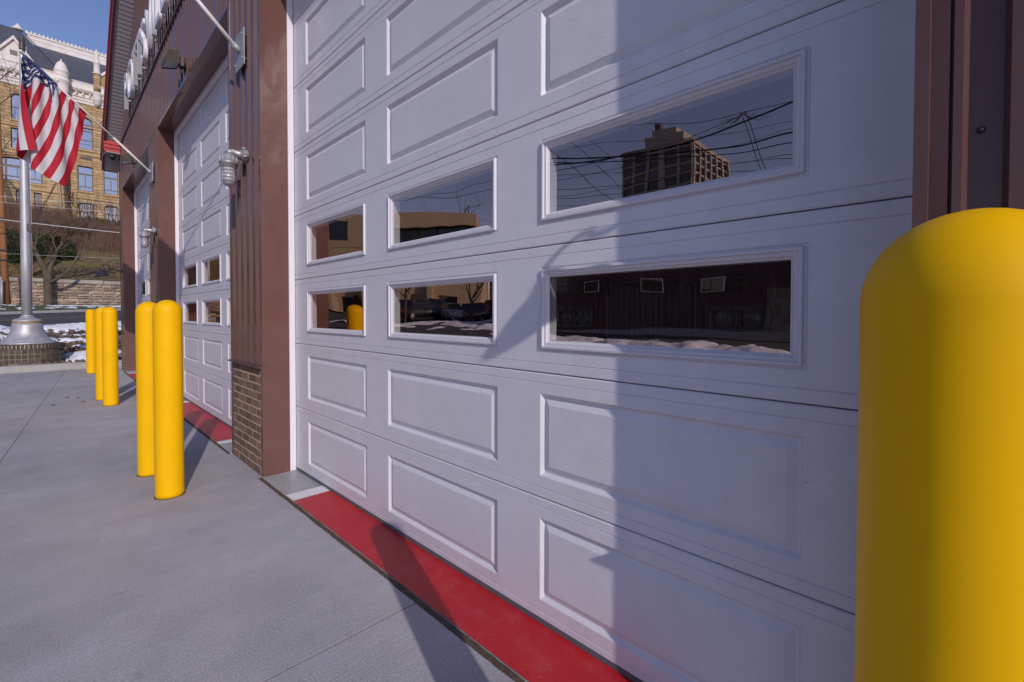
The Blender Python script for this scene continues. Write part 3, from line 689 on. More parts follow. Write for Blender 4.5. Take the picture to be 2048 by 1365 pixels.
# roof: rake soffit of narrow boards, fascia, sheet, boxed eave ends
OH = .955
for side in (1, -1):
    def YS(t): return YMID + side * t            # t: distance from ridge
    te = 7.97; n = 110; mb = MB()
    for i in range(n):
        t0, t1 = te * i / n, te * (i + 1) / n
        z0, z1 = ztop(YS(t0)), ztop(YS(t1))
        mb.add([(OH, YS(t0), z0 + .005), (XF + .05, YS(t0), z0 + .005), (XF + .05, YS(t1), z1 - .002), (OH, YS(t1), z1 - .002)], [(0, 1, 2, 3)])
        mb.add([(OH, YS(t1), z1 - .002), (XF + .05, YS(t1), z1 - .002), (XF + .05, YS(t1), z1 + .005), (OH, YS(t1), z1 + .005)], [(0, 1, 2, 3)])
    mb.build('rake_soffit', 'soffit_grey', FS, fix=False)
    mb = MB(); zr_, ze_ = ztop(YMID), ztop(YS(te))
    mb.prism([(YMID, zr_ - .03), (YS(te), ze_ - .03), (YS(te), ze_ + .25), (YMID, zr_ + .25)], 'X', OH - .035, OH - .001); mb.build('fascia', 'fascia_red', FS)
    mb = MB(); mb.prism([(YMID, zr_ + .252), (YS(te + .05), ze_ + .20), (YS(te + .05), ze_ + .30), (YMID, zr_ + .36)], 'X', OH - .06, 14.2); mb.build('roof_sheet', 'roof_red', FS)
    yb0, yb1 = sorted((YS(7.27), YS(te)))
    mb = MB(); zb_ = ztop(YS(7.27))
    # stepped red end of the boxed eave, with two rounded ribs
    f = YS(7.27); zz = [zb_ - q * .76 for q in (.005, .10, .115, .13, .215, .23, .245, .33)]
    off = [0, 0, .02, 0, 0, .02, 0, 0]
    for i in range(7):
        mb.quad((OH - .034, f - side * off[i], zz[i]), (XF - .002, f - side * off[i], zz[i]), (XF - .002, f - side * off[i + 1], zz[i + 1]), (OH - .034, f - side * off[i + 1], zz[i + 1]))
    mb.build('eave_end', 'roof_red', FS, fix=False)
    mb = MB(); mb.box((OH - .034, min(f + side * .004, YS(te)), zb_ - .275), (OH - .002, max(f + side * .004, YS(te)), ztop(YS(te)) + .2)); mb.build('eave_return', 'fascia_red', FS)
    mb = MB(); mb.box((OH, min(f + side * .003, YS(te)), zb_ - .268), (XF - .003, max(f + side * .003, YS(te)), zb_ - .245)); mb.build('eave_soffit', 'soffit_grey', FS)
    # side eave overhang
    mb = MB(); y_in = YE1 if side > 0 else YE0
    mb.box((XF + .001, min(y_in, YS(te)), zb_ - .27), (14.2, max(y_in, YS(te)), zb_ - .22)); mb.build('eave_soffit', 'soffit_grey', FS)
# body of the building: side and back walls, ceiling, floor
mb = MB(); mb.box((XF + .1, YE1 - .12, 0), (14, YE1 - .002, 5.4)); mb.build('side_wall', 'brown_panel', FS)
mb = MB(); mb.box((XF + .1, YE0 + .002, 0), (14, YE0 + .12, 5.4)); mb.build('side_wall', 'brown_panel', FS)
mb = MB(); mb.box((13.9, YE0 + .12, 0), (14.0, YE1 - .12, 5.4)); mb.build('back_wall', 'interior_wall', FS)
mb = MB(); mb.box((XD + .1, YE0 + .12, 4.75), (13.9, YE1 - .12, 4.85)); mb.build('ceiling', 'interior_wall', FS)
mb = MB(); mb.box((1.62, YE0 + .12, -.1), (13.9, YE1 - .12, -.002)); mb.build('bay_floor', 'interior_floor', FS)
# thresholds: raised grey apron with white stripe and red field, earth-filled joint in front
def ragged(y): return .004 * noise.noise(Vector((y * 6, 0, 3))) + .003 * noise.noise(Vector((y * 23, 0, 7)))
for (a, b) in OPEN:
    mb = MB(); mb.box((XA + .001, a + .002, -.1), (1.62, b - .002, .006)); ap = mb.build('threshold', 'apron_grey', FS, bevel=.003)
    ys = lin(a + .002, b - .002, 120); mb = MB(); vs = []
    for y in ys:
        wd = .018 + .006 * noise.noise(Vector((y * 1.1, 2, 0)))
        vs += [(XA - wd + ragged(y), y, .0015), (XA - wd * .5, y, .0035 + .002 * noise.noise(Vector((y * 30, 0, 0)))), (XA + .004 + ragged(y + 50), y, .0075)]
    mb.add(vs, [(3 * i + k, 3 * i + 3 + k, 3 * i + 4 + k, 3 * i + 1 + k) for i in range(len(ys) - 1) for k in range(2)], 0, True); mb.build('joint_filler', 'joint_filler', ap, fix=False)
    for y0, y1, mname, nm in ((a + .54, b - .678, 'paint_red', 'red_paint'), (b - .676, b - .536, 'paint_white', 'white_stripe'), (a + .398, a + .538, 'paint_white', 'white_stripe')):
        mb = MB(); yy = lin(y0, y1, 50 if mname == 'paint_red' else 6); vs = []
        for y in yy: vs += [(XA + .008 + abs(ragged(y * 1.3)) * .8, y, .0098), (1.618, y, .0098)]
        mb.add(vs, [(2 * i, 2 * i + 1, 2 * i + 3, 2 * i + 2) for i in range(len(yy) - 1)]); mb.build(nm, mname, ap)

# ------------------------------------------------------------------ overhead doors
DW = 3.957; PAN = [(.232, 1.206), (1.469, 2.453), (2.723, 3.699)]; PZ = (.094, .446)
def ring_fill(mb, y0, y1, z0, z1, rings, close=True):
    """nested rectangles: rings = [(inset, x)]"""
    vs = []; fs = []
    for ins, x in rings: vs += [(x, y0 + ins, z0 + ins), (x, y1 - ins, z0 + ins), (x, y1 - ins, z1 - ins), (x, y0 + ins, z1 - ins)]
    for i in range(len(rings) - 1):
        for k in range(4): fs.append((4 * i + k, 4 * i + (k + 1) % 4, 4 * i + 4 + (k + 1) % 4, 4 * i + 4 + k))
    if close: fs.append(tuple(4 * (len(rings) - 1) + k for k in range(4)))
    mb.add(vs, fs)
def section_mesh(windows):
    mb = MB(); g = .0020
    zl = [(g, .020), (g, .004), (g + .004, .0), (.040, 0), (.0425, .0030), (.045, 0), (PZ[0], 0), (PZ[1], 0), (SEC - .045, 0), (SEC - .0425, .0030), (SEC - .040, 0), (SEC - g - .004, 0), (SEC - g, .004), (SEC - g, .045)]
    zl[0] = (g, .045)
    yl = [0] + [v for p in PAN for v in p] + [DW]
    for j in range(len(zl) - 1):
        (za, xa), (zb, xb) = zl[j], zl[j + 1]
        for i in range(len(yl) - 1):
            if za == PZ[0] and i % 2 == 1: continue
            mb.quad((xa, yl[i], za), (xb, yl[i], zb), (xb, yl[i + 1], zb), (xa, yl[i + 1], za))
    for (a, b) in PAN:
        if windows: ring_fill(mb, a, b, PZ[0], PZ[1], [(0, 0), (.004, .004), (.014, .004), (.03, .03)], close=False)
        else: ring_fill(mb, a, b, PZ[0], PZ[1], [(0, 0), (.003, .002), (.014, .0150), (.019, .0160), (.046, .0040), (.048, .0036)])
    for y in (0, DW): mb.quad((0.006, y, g), (.045, y, g), (.045, y, SEC - g), (.006, y, SEC - g))
    if not windows: mb.quad((.045, 0, g), (.045, DW, g), (.045, DW, SEC - g), (.045, 0, SEC - g))
    else:
        for j in range(3):
            za, zb = ((g, PZ[0] + .03), (PZ[0] + .03, PZ[1] - .03), (PZ[1] - .03, SEC - g))[j]
            for i in range(7):
                if j == 1 and i % 2 == 1: continue
                ya = yl[i] + (.03 if i % 2 == 1 else (-.03 if i else 0)); yb = yl[i + 1] + (-.03 if i % 2 == 1 else (.03 if i < 6 else 0))
                mb.quad((.045, ya, za), (.045, yb, za), (.045, yb, zb), (.045, ya, zb))
    me = mb.mesh('section', 'door_white'); bm = bmesh.new(); bm.from_mesh(me); bmesh.ops.remove_doubles(bm, verts=bm.verts, dist=1e-5); bmesh.ops.recalc_face_normals(bm, faces=bm.faces); bm.to_mesh(me); bm.free()
    return me
SM_P, SM_W = section_mesh(False), section_mesh(True)
mb = MB(); wy, wz = PAN[0][1] - PAN[0][0], PZ[1] - PZ[0]
ring_fill(mb, 0, wy, 0, wz, [(.009, .006), (.009, -.004), (.012, -.010), (.020, -.0105), (.0225, -.003), (.033, -.002), (.036, .003), (.043, .009), (.043, .055), (.036, .056)], close=False)
FRAME_ME = mb.mesh('window_frame', 'frame_white')
mb = MB(); mb.quad((.010, .040, .040), (.010, .040, wz - .040), (.010, wy - .040, wz - .040), (.010, wy - .040, .040)); PANE_ME = mb.mesh('pane', 'door_glass')
mb = MB(); mb.prism([(-.006, .001), (-.004, .012), (-.002, .020), (.036, .024), (.04, 0)], 'Y', .004, DW - .004); SEAL_ME = mb.mesh('bottom_seal', 'rubber')
DZ0 = .012
dl = ['nearest white overhead door, windows reflecting a tower and parked cars', 'white overhead door in the middle bay', 'far white overhead door mostly hidden by the yellow bollards']
for k, (a, b) in enumerate(OPEN):
    d = bpy.data.objects.new('garage_door', None); COL.objects.link(d); d.parent = FS; d.empty_display_size = .1
    d.location = Vector((XD, a, DZ0)) - Vector(FS.location); d['label'] = dl[k]
    def put(nm, me, x, y, z):
        o = bpy.data.objects.new(nm, me); COL.objects.link(o); o.parent = d; o.location = (x, y, z); return o
    put('bottom_seal', SEAL_ME, .0, 0, -.003)
    if k == 0:   # rubbed scuff marks on the lower sections
        mb = MB(); rgs = random.Random(6)
        for (px_, py_, n_, sx, sz) in ((1617, 963, 6, .011, .010),):
            c_ = pX(px_, py_, XD)
            for q in range(n_):
                yy = c_.y - a + rgs.uniform(-sx, sx); zz = c_.z - DZ0 + (yy - c_.y + a) * -.7 + rgs.uniform(-sz, sz) * .3; w_ = rgs.uniform(.0005, .0012)
                mb.quad((-.0006, yy - w_ * 2.5, zz - w_), (-.0006, yy + w_ * 2, zz - w_ * .3), (-.0006, yy + w_ * 2.5, zz + w_), (-.0006, yy - w_ * 2, zz + w_ * .5))
        put('scuff_mark', mb.mesh('scuff_mark', 'steel_grey'), 0, 0, 0)
    for s in range(8):
        win = s in (2, 3); put('section', SM_W if win else SM_P, 0, 0, s * SEC)
        if win:
            for p in PAN: put('window_frame', FRAME_ME, 0, p[0], s * SEC + PZ[0]); put('pane', PANE_ME, 0, p[0], s * SEC + PZ[0])

# ================================================================== THINGS ON AND BEFORE THE STATION
# ---- bollards: plastic-sleeved pipes with domed tops
BRD, BH = .088, 1.428
mb = MB(); prof = [(BRD + .001, 0), (BRD, .03), (BRD, BH - BRD * 1.0)] + [(BRD * math.cos(t), BH - BRD + BRD * math.sin(t)) for t in lin(.06, PI / 2 - .02, 12)] + [(0, BH)]
mb.lathe((0, 0, 0), prof, 56); BOL_ME = mb.mesh('sleeve', 'bollard_yellow')
mb = MB(); mb.lathe((0, 0, 0), [(BRD + .007, .0), (BRD + .005, .003), (BRD - .005, .004)], 40); GROUT_ME = mb.mesh('grout_ring', 'joint_filler')
bl = [((.632, -.002), 'big yellow bollard filling the right foreground'),
      ((.605, 4.136), 'yellow bollard in front of the brick pier, the nearer of the closest pair'),
      ((.578, 4.81), 'yellow bollard half hidden behind the nearer one before the brick pier'),
      ((.612, 8.83), 'nearer yellow bollard of the second pair from the camera'),
      ((.570, 9.50), 'yellow bollard mostly hidden behind the second pair\'s front one'),
      ((.645, 13.85), 'farthest and smallest yellow bollard, near the concrete kerb')]
for (x, y), lab in bl:
    t = thing('bollard', lab, 'bollard', (x, y, 0), 'yellow bollards guarding the doors')
    link('sleeve', BOL_ME, t, (x, y, 0)); link('grout_ring', GROUT_ME, t, (x, y, 0))

# ---- flood lights over the doors
def flood(yc, zc, lab):
    t = thing('flood_light', lab, 'light', (XF, yc, zc), 'flood lights above the doors')
    mb = MB(); mb.box((XF - .05, yc - .055, zc - .06), (XF - .001, yc + .055, zc + .06)); mb.build('wall_box', 'bronze_fixture', t, bevel=.008)
    mb = MB(); mb.tube([(XF - .05, yc, zc - .02), (XF - .055, yc, zc - .03), (XF - .07, yc, zc - .02)], .016, 8); mb.build('arm', 'bronze_fixture', t)
    # ribbed housing: tapered hood, wide mouth outward and down
    x0, x1 = XF - .06, XF - .205; mb = MB()
    mb.add([(x0, yc - .10, zc - .04), (x0, yc + .10, zc - .04), (x1, yc + .13, zc - .07), (x1, yc - .13, zc - .07),
            (x0, yc - .08, zc + .10), (x0, yc + .08, zc + .10), (x1 + .05, yc + .10, zc + .085), (x1 + .05, yc - .10, zc + .085),
            (x1 - .005, yc + .13, zc - .035), (x1 - .005, yc - .13, zc - .035)],
           [(4, 5, 6, 7), (0, 1, 5, 4), (1, 2, 8, 6, 5), (3, 0, 4, 7, 9), (2, 3, 9, 8), (8, 9, 7, 6)])
    hd = mb.build('housing', 'bronze_fixture', t)
    for i in range(9):
        y = yc - .075 + .15 * i / 8; mb = MB(); mb.box((x1 + .05, y - .003, zc + .08), (x0 - .003, y + .003, zc + .108)); mb.build('cooling_fin', 'bronze_fixture', hd)
    mb = MB(); mb.add([(x0 - .005, yc - .09, zc - .047), (x0 - .005, yc + .09, zc - .047), (x1 + .008, yc + .11, zc - .076), (x1 + .008, yc - .11, zc - .076)], [(0, 1, 2, 3)])
    mb.add([(x0 - .0, yc - .10, zc - .04), (x0, yc + .10, zc - .04), (x1, yc + .13, zc - .07), (x1, yc - .13, zc - .07),
            (x0 - .0, yc - .10, zc - .055), (x0, yc + .10, zc - .055), (x1, yc + .13, zc - .088), (x1, yc - .13, zc - .088)], [(0, 1, 5, 4), (1, 2, 6, 5), (2, 3, 7, 6), (3, 0, 4, 7)], 1)
    mb.build('lens', ['lens_glass', 'bronze_fixture'], t, fix=False)
    mb = MB(); mb.tube([(XF - .03, yc, zc - .06), (XF - .03, yc, zc - .14)], .012, 6); mb.build('conduit', 'bronze_fixture', t)
p = pX(368, 128, XF); flood(p.y, p.z, 'bronze ribbed flood light on the wall above the middle door')
p = pX(272, 322, XF); flood(p.y, p.z, 'bronze ribbed flood light above the far door')

# ---- caged jar lights on the piers
def jar_light(yc, zc, lab):
    t = thing('jar_light', lab, 'light', (XF, yc, zc), 'caged jar lights on the piers'); t.scale = (.78, .78, .78)
    mb = MB(); mb.lathe((XF - .055, yc, zc), [(.0, -.004), (0.062, -.002), (.072, .004), (.072, .052)], 8, axis='X', smooth=False)
    for a in (.4, 1.9, 3.5, 5.0): mb.lathe((XF - .06, yc + .076 * math.cos(a), zc + .076 * math.sin(a)), [(.010, 0), (.010, .055)], 6, axis='X')
    mb.build('wall_box', 'lamp_grey', t)
    J = lambda p: [(r_ * 1.28, h_ * 1.12) for r_, h_ in p]; xj, zj = XF - .180, zc - .065
    mb = MB(); mb.tube([(XF - .05, yc, zc), (XF - .09, yc, zc + .002), (XF - .135, yc, zc + .012), (XF - .165, yc, zc + .006), (xj, yc, zc - .02)], [.058, .042, .034, .036, .042], 14); mb.build('arm', 'lamp_grey', t)
    mb = MB(); mb.lathe((xj, yc, zj), J([(.0, .05), (.03, .048), (.050, .03), (.060, .02), (.062, -.035), (.070, -.042), (.070, -.056), (.062, -.06), (.060, -.085), (.055, -.088)]), 28)
    for k in range(10):
        a = k * 2 * PI / 10; mb.box((xj + .079 * math.cos(a) - .004, yc + .079 * math.sin(a) - .004, zj - .034), (xj + .079 * math.cos(a) + .004, yc + .079 * math.sin(a) + .004, zj + .018))
    mb.build('cap', 'lamp_grey', t)
    mb = MB(); mb.lathe((xj, yc, zj), J([(.047, -.086), (.047, -.205), (.044, -.222), (.035, -.240), (.02, -.252), (0, -.256)]), 24); mb.build('globe', 'lens_glass', t)
    cg = MB()
    for r, z in J(((.058, -.115), (.058, -.148), (.058, -.181), (.056, -.214))):
        cg.tube([(xj + r * math.cos(a), yc + r * math.sin(a), zj + z) for a in lin(0, 2 * PI, 25)], .0032, 6, cap=False)
    for k in range(4):
        a = k * PI / 2 + .5; cg.tube([(xj + r * math.cos(a), yc + r * math.sin(a), zj + z) for r, z in J(((.058, -.08), (.058, -.214), (.052, -.238), (.034, -.258), (.0, -.268)))], .0035, 6)
    cg.build('cage', 'lamp_grey', t, fix=False)
p = pX(489, 312, XF - .02); jar_light(p.y, p.z, 'grey caged jar light on the nearer pier between doors')
p = pX(310, 461, XF - .02); jar_light(p.y + .1, p.z, 'grey caged jar light on the farther pier between doors')

# ---- gooseneck lamps on the corner piers
def gooseneck(yc, zc, lab, k=1.0):
    t = thing('gooseneck_lamp', lab, 'lamp', (XF, yc, zc), 'gooseneck lamps on the corner piers'); t.scale = (k, k, k)
    mb = MB(); mb.lathe((XF - .045, yc, zc), [(0, 0), (.03, .004), (.042, .02), (.05, .044)], 16, axis='X'); mb.build('wall_plate', 'dark_fixture', t)
    cx, cz = XF - .33, zc + .055
    pts = [(XF - .04, yc, zc), (XF - .14, yc, zc + .005), (XF - .20, yc, zc + .03), (XF - .235, yc, zc + .075)]
    pts += [(cx + .045 + .05 * math.cos(a), yc, zc + .085 + .05 * math.sin(a)) for a in lin(0, PI, 8)]
    pts += [(cx - .005, yc, zc + .03)]
    mb = MB(); mb.tube(pts, .0115, 10); mb.build('arm', 'dark_fixture', t)
    # angled cone shade
    mb = MB(); n = 28; ax = Vector((-.12, 0, -1)).normalized(); e1 = Vector((0, 1, 0)); e2 = ax.cross(e1)
    prof = [(.024, -.02), (.030, .0), (.034, .035), (.045, .05), (.075, .09), (.135, .175), (.138, .178), (.130, .172), (.07, .09)]; o0 = Vector((cx - .005, yc, zc + .03))
    vs = [o0 + ax * h + (e1 * math.cos(2 * PI * k / n) + e2 * math.sin(2 * PI * k / n)) * r_ for r_, h in prof for k in range(n)]
    # the mouth is cut at a slant
    for k in range(n):
        for q in (5, 6, 7): vs[q * n + k] += ax * (.045 * math.sin(2 * PI * k / n) * (-1))
    mb.add(vs, [(i * n + k, i * n + (k + 1) % n, (i + 1) * n + (k + 1) % n, (i + 1) * n + k) for i in range(len(prof) - 1) for k in range(n)], 0, True)
    mb.build('shade', 'dark_fixture', t)
gooseneck(14.02, 2.33, 'dark cone-shaded gooseneck lamp on the far corner pier')
gooseneck(-.36, 2.33, 'dark gooseneck lamp out of view whose shadow falls on the nearest door', .74)

# ---- flagpoles and flags
def cloth(hoist, fly, nv, nu, P0, P1, seed, wind):
    """Hang a flag from the pole segment P0 (lower hoist corner) - P1 (upper corner): small mass-spring run."""
    rg = np.random.RandomState(seed); P0 = np.array(P0); P1 = np.array(P1)
    v = np.linspace(0, 1, nv); u = np.linspace(0, 1, nu)
    pole = P0[None] + (P1 - P0)[None] * v[:, None]
    X = pole[:, None, :] + np.array([0, 0, -1.0])[None, None] * (u * fly)[None, :, None] * .9
    X = X + np.array([.25, 0, 0]) * ((v - .5)[:, None, None] * u[None, :, None]) * -1
    X[..., 1] += .17 * np.sin(v * 2 * PI * 3.2 + 2.0)[:, None] * np.minimum(1, u * 3.0)[None, :] + rg.normal(0, .004, X.shape[:2])
    Xp = X.copy(); du = fly / (nu - 1); dv = hoist / (nv - 1); dt = .02
    cons = []
    for (i0, j0, L0) in ((0, 1, du), (1, 0, dv), (1, 1, math.hypot(du, dv)), (1, -1, math.hypot(du, dv)), (0, 2, 2 * du), (2, 0, 2 * dv)): cons.append((i0, j0, L0))
    ii, jj = np.meshgrid(np.arange(nv), np.arange(nu), indexing='ij')
    batches = []
    for (di, dj, L0) in cons:
        m = (ii + di < nv) & (jj + dj < nu) & (jj + dj >= 0)
        a = np.stack([ii[m], jj[m]], 1); b = a + np.array([di, dj]); period = 2 * max(abs(di), 1) if di else 2 * dj
        key = (a[:, 0] // max(1, abs(di)) % 2) if di else (a[:, 1] // dj % 2)
        for q in (0, 1):
            k = key == q
            if k.any(): batches.append((a[k], b[k], L0, .35 if max(abs(di), abs(dj)) == 2 else (.12 if di and dj else 1.0), max(abs(di), abs(dj)) == 2))
    wts = np.ones((nv, nu, 1)); wts[:, 0] = 0
    for step in range(300):
        gust = np.array(wind) * (1 + .5 * math.sin(step * .11))
        acc = np.array([0, 0, -1.1]) + .11 * gust * (.5 + .5 * np.sin(v * 9 + step * .05))[:, None, None]
        Xn = X + (X - Xp) * .97 + acc * dt * dt; Xp = X; X = Xn; X[:, 0] = pole
        for it in range(14):
            for a, b, L0, k, soft in batches:
                A = X[a[:, 0], a[:, 1]]; B = X[b[:, 0], b[:, 1]]; d = B - A; l = np.linalg.norm(d, axis=1, keepdims=True) + 1e-9
                dif = (l - L0) / l
                if soft: dif = np.minimum(dif, 0) * .25
                wa = wts[a[:, 0], a[:, 1]]; wb = wts[b[:, 0], b[:, 1]]; tot = wa + wb + 1e-9
                X[a[:, 0], a[:, 1]] += d * dif * k * wa / tot; X[b[:, 0], b[:, 1]] -= d * dif * k * wb / tot
            X[:, 0] = pole
    return X, u, v
def flag_mesh(P0, P1, seed, wind):
    nv, nu = 34, 46
    X, u, v = cloth(1.16, 1.26, nv, nu, P0, P1, seed, wind)
    me = bpy.data.meshes.new('flag'); me.from_pydata([tuple(X[i, j]) for i in range(nv) for j in range(nu)], [],
        [(i * nu + j, i * nu + j + 1, (i + 1) * nu + j + 1, (i + 1) * nu + j) for i in range(nv - 1) for j in range(nu - 1)])
    me.materials.append(MATS['flag_cloth']); uvl = me.uv_layers.new(name='UVMap')
    for lp in me.loops:
        i, j = divmod(lp.vertex_index, nu); k_ = .33 * sstep(.40, .52, v[i]) - .20 * sstep(.74, .88, v[i])   # part of the fly is wound round the pole
        uvl.data[lp.index].uv = (k_ + u[j] * (1 - k_), v[i])
    me.polygons.foreach_set('use_smooth', [True] * len(me.polygons)); me.update(); return me
POLE_B = Vector((XF - .03, 0, 3.60)); POLE_T = Vector((-.235, 0, 4.955))
pd = (POLE_T - POLE_B).normalized(); hoist0 = POLE_T - pd * .88
FLAG_ME = None
for (yc, labp, labf) in ((9.37, 'slanted white flagpole on the wall plate between the far doors', 'American flag hanging in folds in front of the courthouse'),
                         (4.50, 'slanted white flagpole on the steel plate above the nearer jar light', 'American flag above the frame on the nearer slanted pole, seen by its shadow')):
    t = thing('wall_flagpole', labp, 'flagpole', (XF, yc, 3.6), 'slanted flagpoles on the wall')
    mb = MB(); mb.box((XF - .022, yc - .125, 3.44), (XF - .014, yc + .125, 3.745)); pl = mb.build('mounting_plate', 'steel_grey', t)
    for dy in (-.1, .1):
        for z in (3.50, 3.70): mb = MB(); mb.tube([(XF - .036, yc + dy, z), (XF + .012, yc + dy, z)], .006, 6); mb.build('bolt', 'steel_grey', pl)
    mb = MB(); mb.tube([Vector((POLE_B.x, yc, POLE_B.z)) - pd * .0, Vector((POLE_B.x, yc, POLE_B.z)) + pd * .62], .0165, 12); mb.build('lower_pole', 'flag_pole_white', t)
    mb = MB(); mb.tube([Vector((POLE_B.x, yc, POLE_B.z)) + pd * .60, Vector((POLE_T.x, yc, POLE_T.z))], .0125, 12); mb.build('upper_pole', 'flag_pole_white', t)
    mb = MB(); mb.lathe((POLE_T.x, yc, POLE_T.z), [(0, -.02), (.018, -.012), (.024, .004), (.018, .02), (0, .027)], 14); mb.build('finial', 'flag_pole_white', t)
    mb = MB(); mb.tube([(POLE_B.x + .012, yc, POLE_B.z - .012), Vector((POLE_B.x, yc, POLE_B.z)) + pd * .05], .026, 12); mb.build('socket', 'steel_grey', t)
    if FLAG_ME is None: FLAG_ME = flag_mesh((hoist0.x, 0, hoist0.z - .012), (POLE_T.x + .03, 0, POLE_T.z - .04), 4, (.30, .30, 0))
    rg_ = random.Random(3); wp = MB(); a0 = hoist0 + pd * .38; pts_ = [Vector((a0.x, yc, a0.z)) + pd * (.50 * q / 14) + Vector((0, rg_.uniform(-.003, .003), -.008 + rg_.uniform(-.003, .003))) for q in range(15)]
    wp.tube(pts_, [.010 + .012 * math.sin(PI * q / 14) ** .6 + rg_.uniform(0, .004) for q in range(15)], 9)
    f = link('flag', FLAG_ME, None, (0, yc, 0))
    if yc < 9: f.scale = (.72,) * 3; f.location = (POLE_T.x * .28, yc, POLE_T.z * .28)
    wrapped = wp.build('wrapped_cloth', 'flag_blue', f if yc > 9 else None) if yc > 9 else None
    tag(f, labf, 'flag', 'American flags on the slanted poles'); smooth_mod(f, 1)

# ---- raised letters of the sign
word = 'POTTSVILLE'
sg = thing('sign', 'white raised letters reading POTTSVILLE on the brown gable wall', 'sign', (XF, 9.5, 5.4))
yp = 12.20; LH = .70
adv = {'P': .56, 'O': .68, 'T': .54, 'S': .56, 'V': .60, 'I': .30, 'L': .50, 'E': .52}
for chv in word:
    me = text_mesh(chv, LH / .729 * 1.0, .028, offset=.002); me.materials.clear(); me.materials.append(MATS['letter_white'])
    w = adv[chv]; yc = yp - w / 2; yp -= w
    # text x -> -Y, y -> +Z, normal -> -X
    me.transform(Matrix(((0, 0, -1, 0), (-1, 0, 0, 0), (0, 1, 0, 0), (0, 0, 0, 1))))
    xs = [v.co.y for v in me.vertices]; mid = (min(xs) + max(xs)) / 2
    for v in me.vertices: v.co.y -= mid
    zmin = min(v.co.z for v in me.vertices)
    L_ = link('letter', me, sg, (XF - .062, yc, 5.42 - max(zmin, -.02)))
    mb = MB(); mb.box((XF - .05, yc - .012, 5.55), (XF + .012, yc + .012, 5.574)); mb.box((XF - .05, yc - .012, 5.9), (XF + .012, yc + .012, 5.924)); mb.build('standoff', 'steel_grey', L_)

# ---- dome camera under the eave, meter box on the far corner, screws
p = pX(227, 305, 1.08)
t = thing('security_camera', 'small grey dome camera under the far eave', 'camera', (1.08, 14.25, 5.00))
mb = MB(); mb.lathe((1.08, 14.25, 5.00), [(.07, .045), (.075, .0), (.07, -.03)], 16); mb.build('housing', 'lamp_grey', t)
mb = MB(); mb.lathe((1.08, 14.25, 5.00), [(.05, -.03), (.045, -.06), (.028, -.085), (0, -.095)], 16); mb.build('dome', 'black_plastic', t)
t = thing('outlet_box', 'small grey electrical box on the end of the far brick base', 'electrical box', (1.30, 14.41, .72))
mb = MB(); mb.box((1.25, 14.402, .62), (1.36, 14.47, .80)); mb.build('box', 'lamp_grey', t, bevel=.006)
mb = MB(); mb.tube([(1.305, 14.43, .62), (1.305, 14.43, .0)], .014, 8); mb.build('conduit', 'lamp_grey', t)
sp_ = pX(1962, 260, XF + .018); mb = MB(); mb.lathe((XF + .019, sp_.y, sp_.z), [(0, -.006), (.0035, -.005), (.005, -.003), (.0065, -.001), (.0065, .001)], 12, axis='X'); mb.build('screw', 'dark_fixture', FS)

# ---- planter with bell-shaped flagpole base
PC = Vector((-.388, 16.30, .15)); PR = .635
pl = thing('brick_planter', 'round brown brick planter carrying the metal bell and flagpole', 'planter', PC)
hb = .335; mb = MB(); mb.lathe(PC, [(PR - .006, -.05), (PR - .006, hb + .002), (PR + .022, hb + .004), (PR + .022, hb + .1), (PR - .2, hb + .1)], 48); core = mb.build('mortar_core', 'mortar', pl)
nb = 38; rows = 3; rh = hb / rows
mbk = MB(); a = 2 * PI / nb; wv = PR * a - .016
me = brick_mesh(wv, rh - .016, .05, 'brick_dark', 'pl')
for r_ in range(rows):
    for k in range(nb):
        t0 = k * a + .02; o = link('brick', me, core); c = Vector((math.cos(t0), math.sin(t0), 0))
        # brick local: x = depth inward, y = width
        o.matrix_local = Matrix.Translation(Vector((PR * c.x, PR * c.y, r_ * rh + .006))) @ Matrix.Rotation(t0 + PI, 4, 'Z') @ Matrix.Translation((0, -wv / 2, 0))
        o.parent = core; o.location += PC - chain_loc(core)
nc = 60; a = 2 * PI / nc; wv = (PR + .03) * a - .013; me = brick_mesh(wv, .105, .19, 'brick_dark', 'plc')
for k in range(nc):
    t0 = k * a; o = link('cap_brick', me, core); c = Vector((math.cos(t0), math.sin(t0), 0))
    o.matrix_local = Matrix.Translation(Vector(((PR + .03) * c.x, (PR + .03) * c.y, hb + .004))) @ Matrix.Rotation(t0 + PI, 4, 'Z') @ Matrix.Translation((0, -wv / 2, 0))
    o.location += PC - chain_loc(core)
zb = PC.z + hb + .11
bell = thing('flagpole', 'tall aluminium flagpole rising from a large bell-shaped metal base', 'flagpole', (PC.x, PC.y, zb))
mb = MB(); mb.lathe((PC.x, PC.y, zb), [(.50, 0), (.505, .02), (.47, .045), (.44, .075), (.425, .10), (.415, .105), (.36, .16), (.315, .235), (.285, .32), (.268, .42), (.258, .50)], 56); mb.build('bell', 'bell_metal', bell)
mb = MB(); mb.lathe((PC.x, PC.y, zb), [(.258, .50), (.262, .505), (.262, .535), (.258, .54)], 56); mb.build('band', 'rust_band', bell)
mb = MB(); mb.lathe((PC.x, PC.y, zb), [(.258, .54), (.258, .56), (.24, .585), (.17, .615), (.13, .625), (.128, .65), (.108, .655), (.105, .69), (.098, .70)], 48); mb.build('bell_crown', 'bell_metal', bell)
ztip = 7.98
mb = MB(); mb.lathe((PC.x, PC.y, zb), [(.095, .68), (.094, 2.0), (.08, 4.3), (.048, ztip - zb - .35), (.045, ztip - zb - .3)], 32); mb.build('pole', 'aluminium', bell)
mb = MB(); mb.lathe((PC.x, PC.y, ztip), [(.05, -.32), (.055, -.28), (.055, -.06), (.045, -.05), (.05, -.02), (.04, .01), (0, .03)], 20); mb.build('truck_cap', 'bronze_fixture', bell)
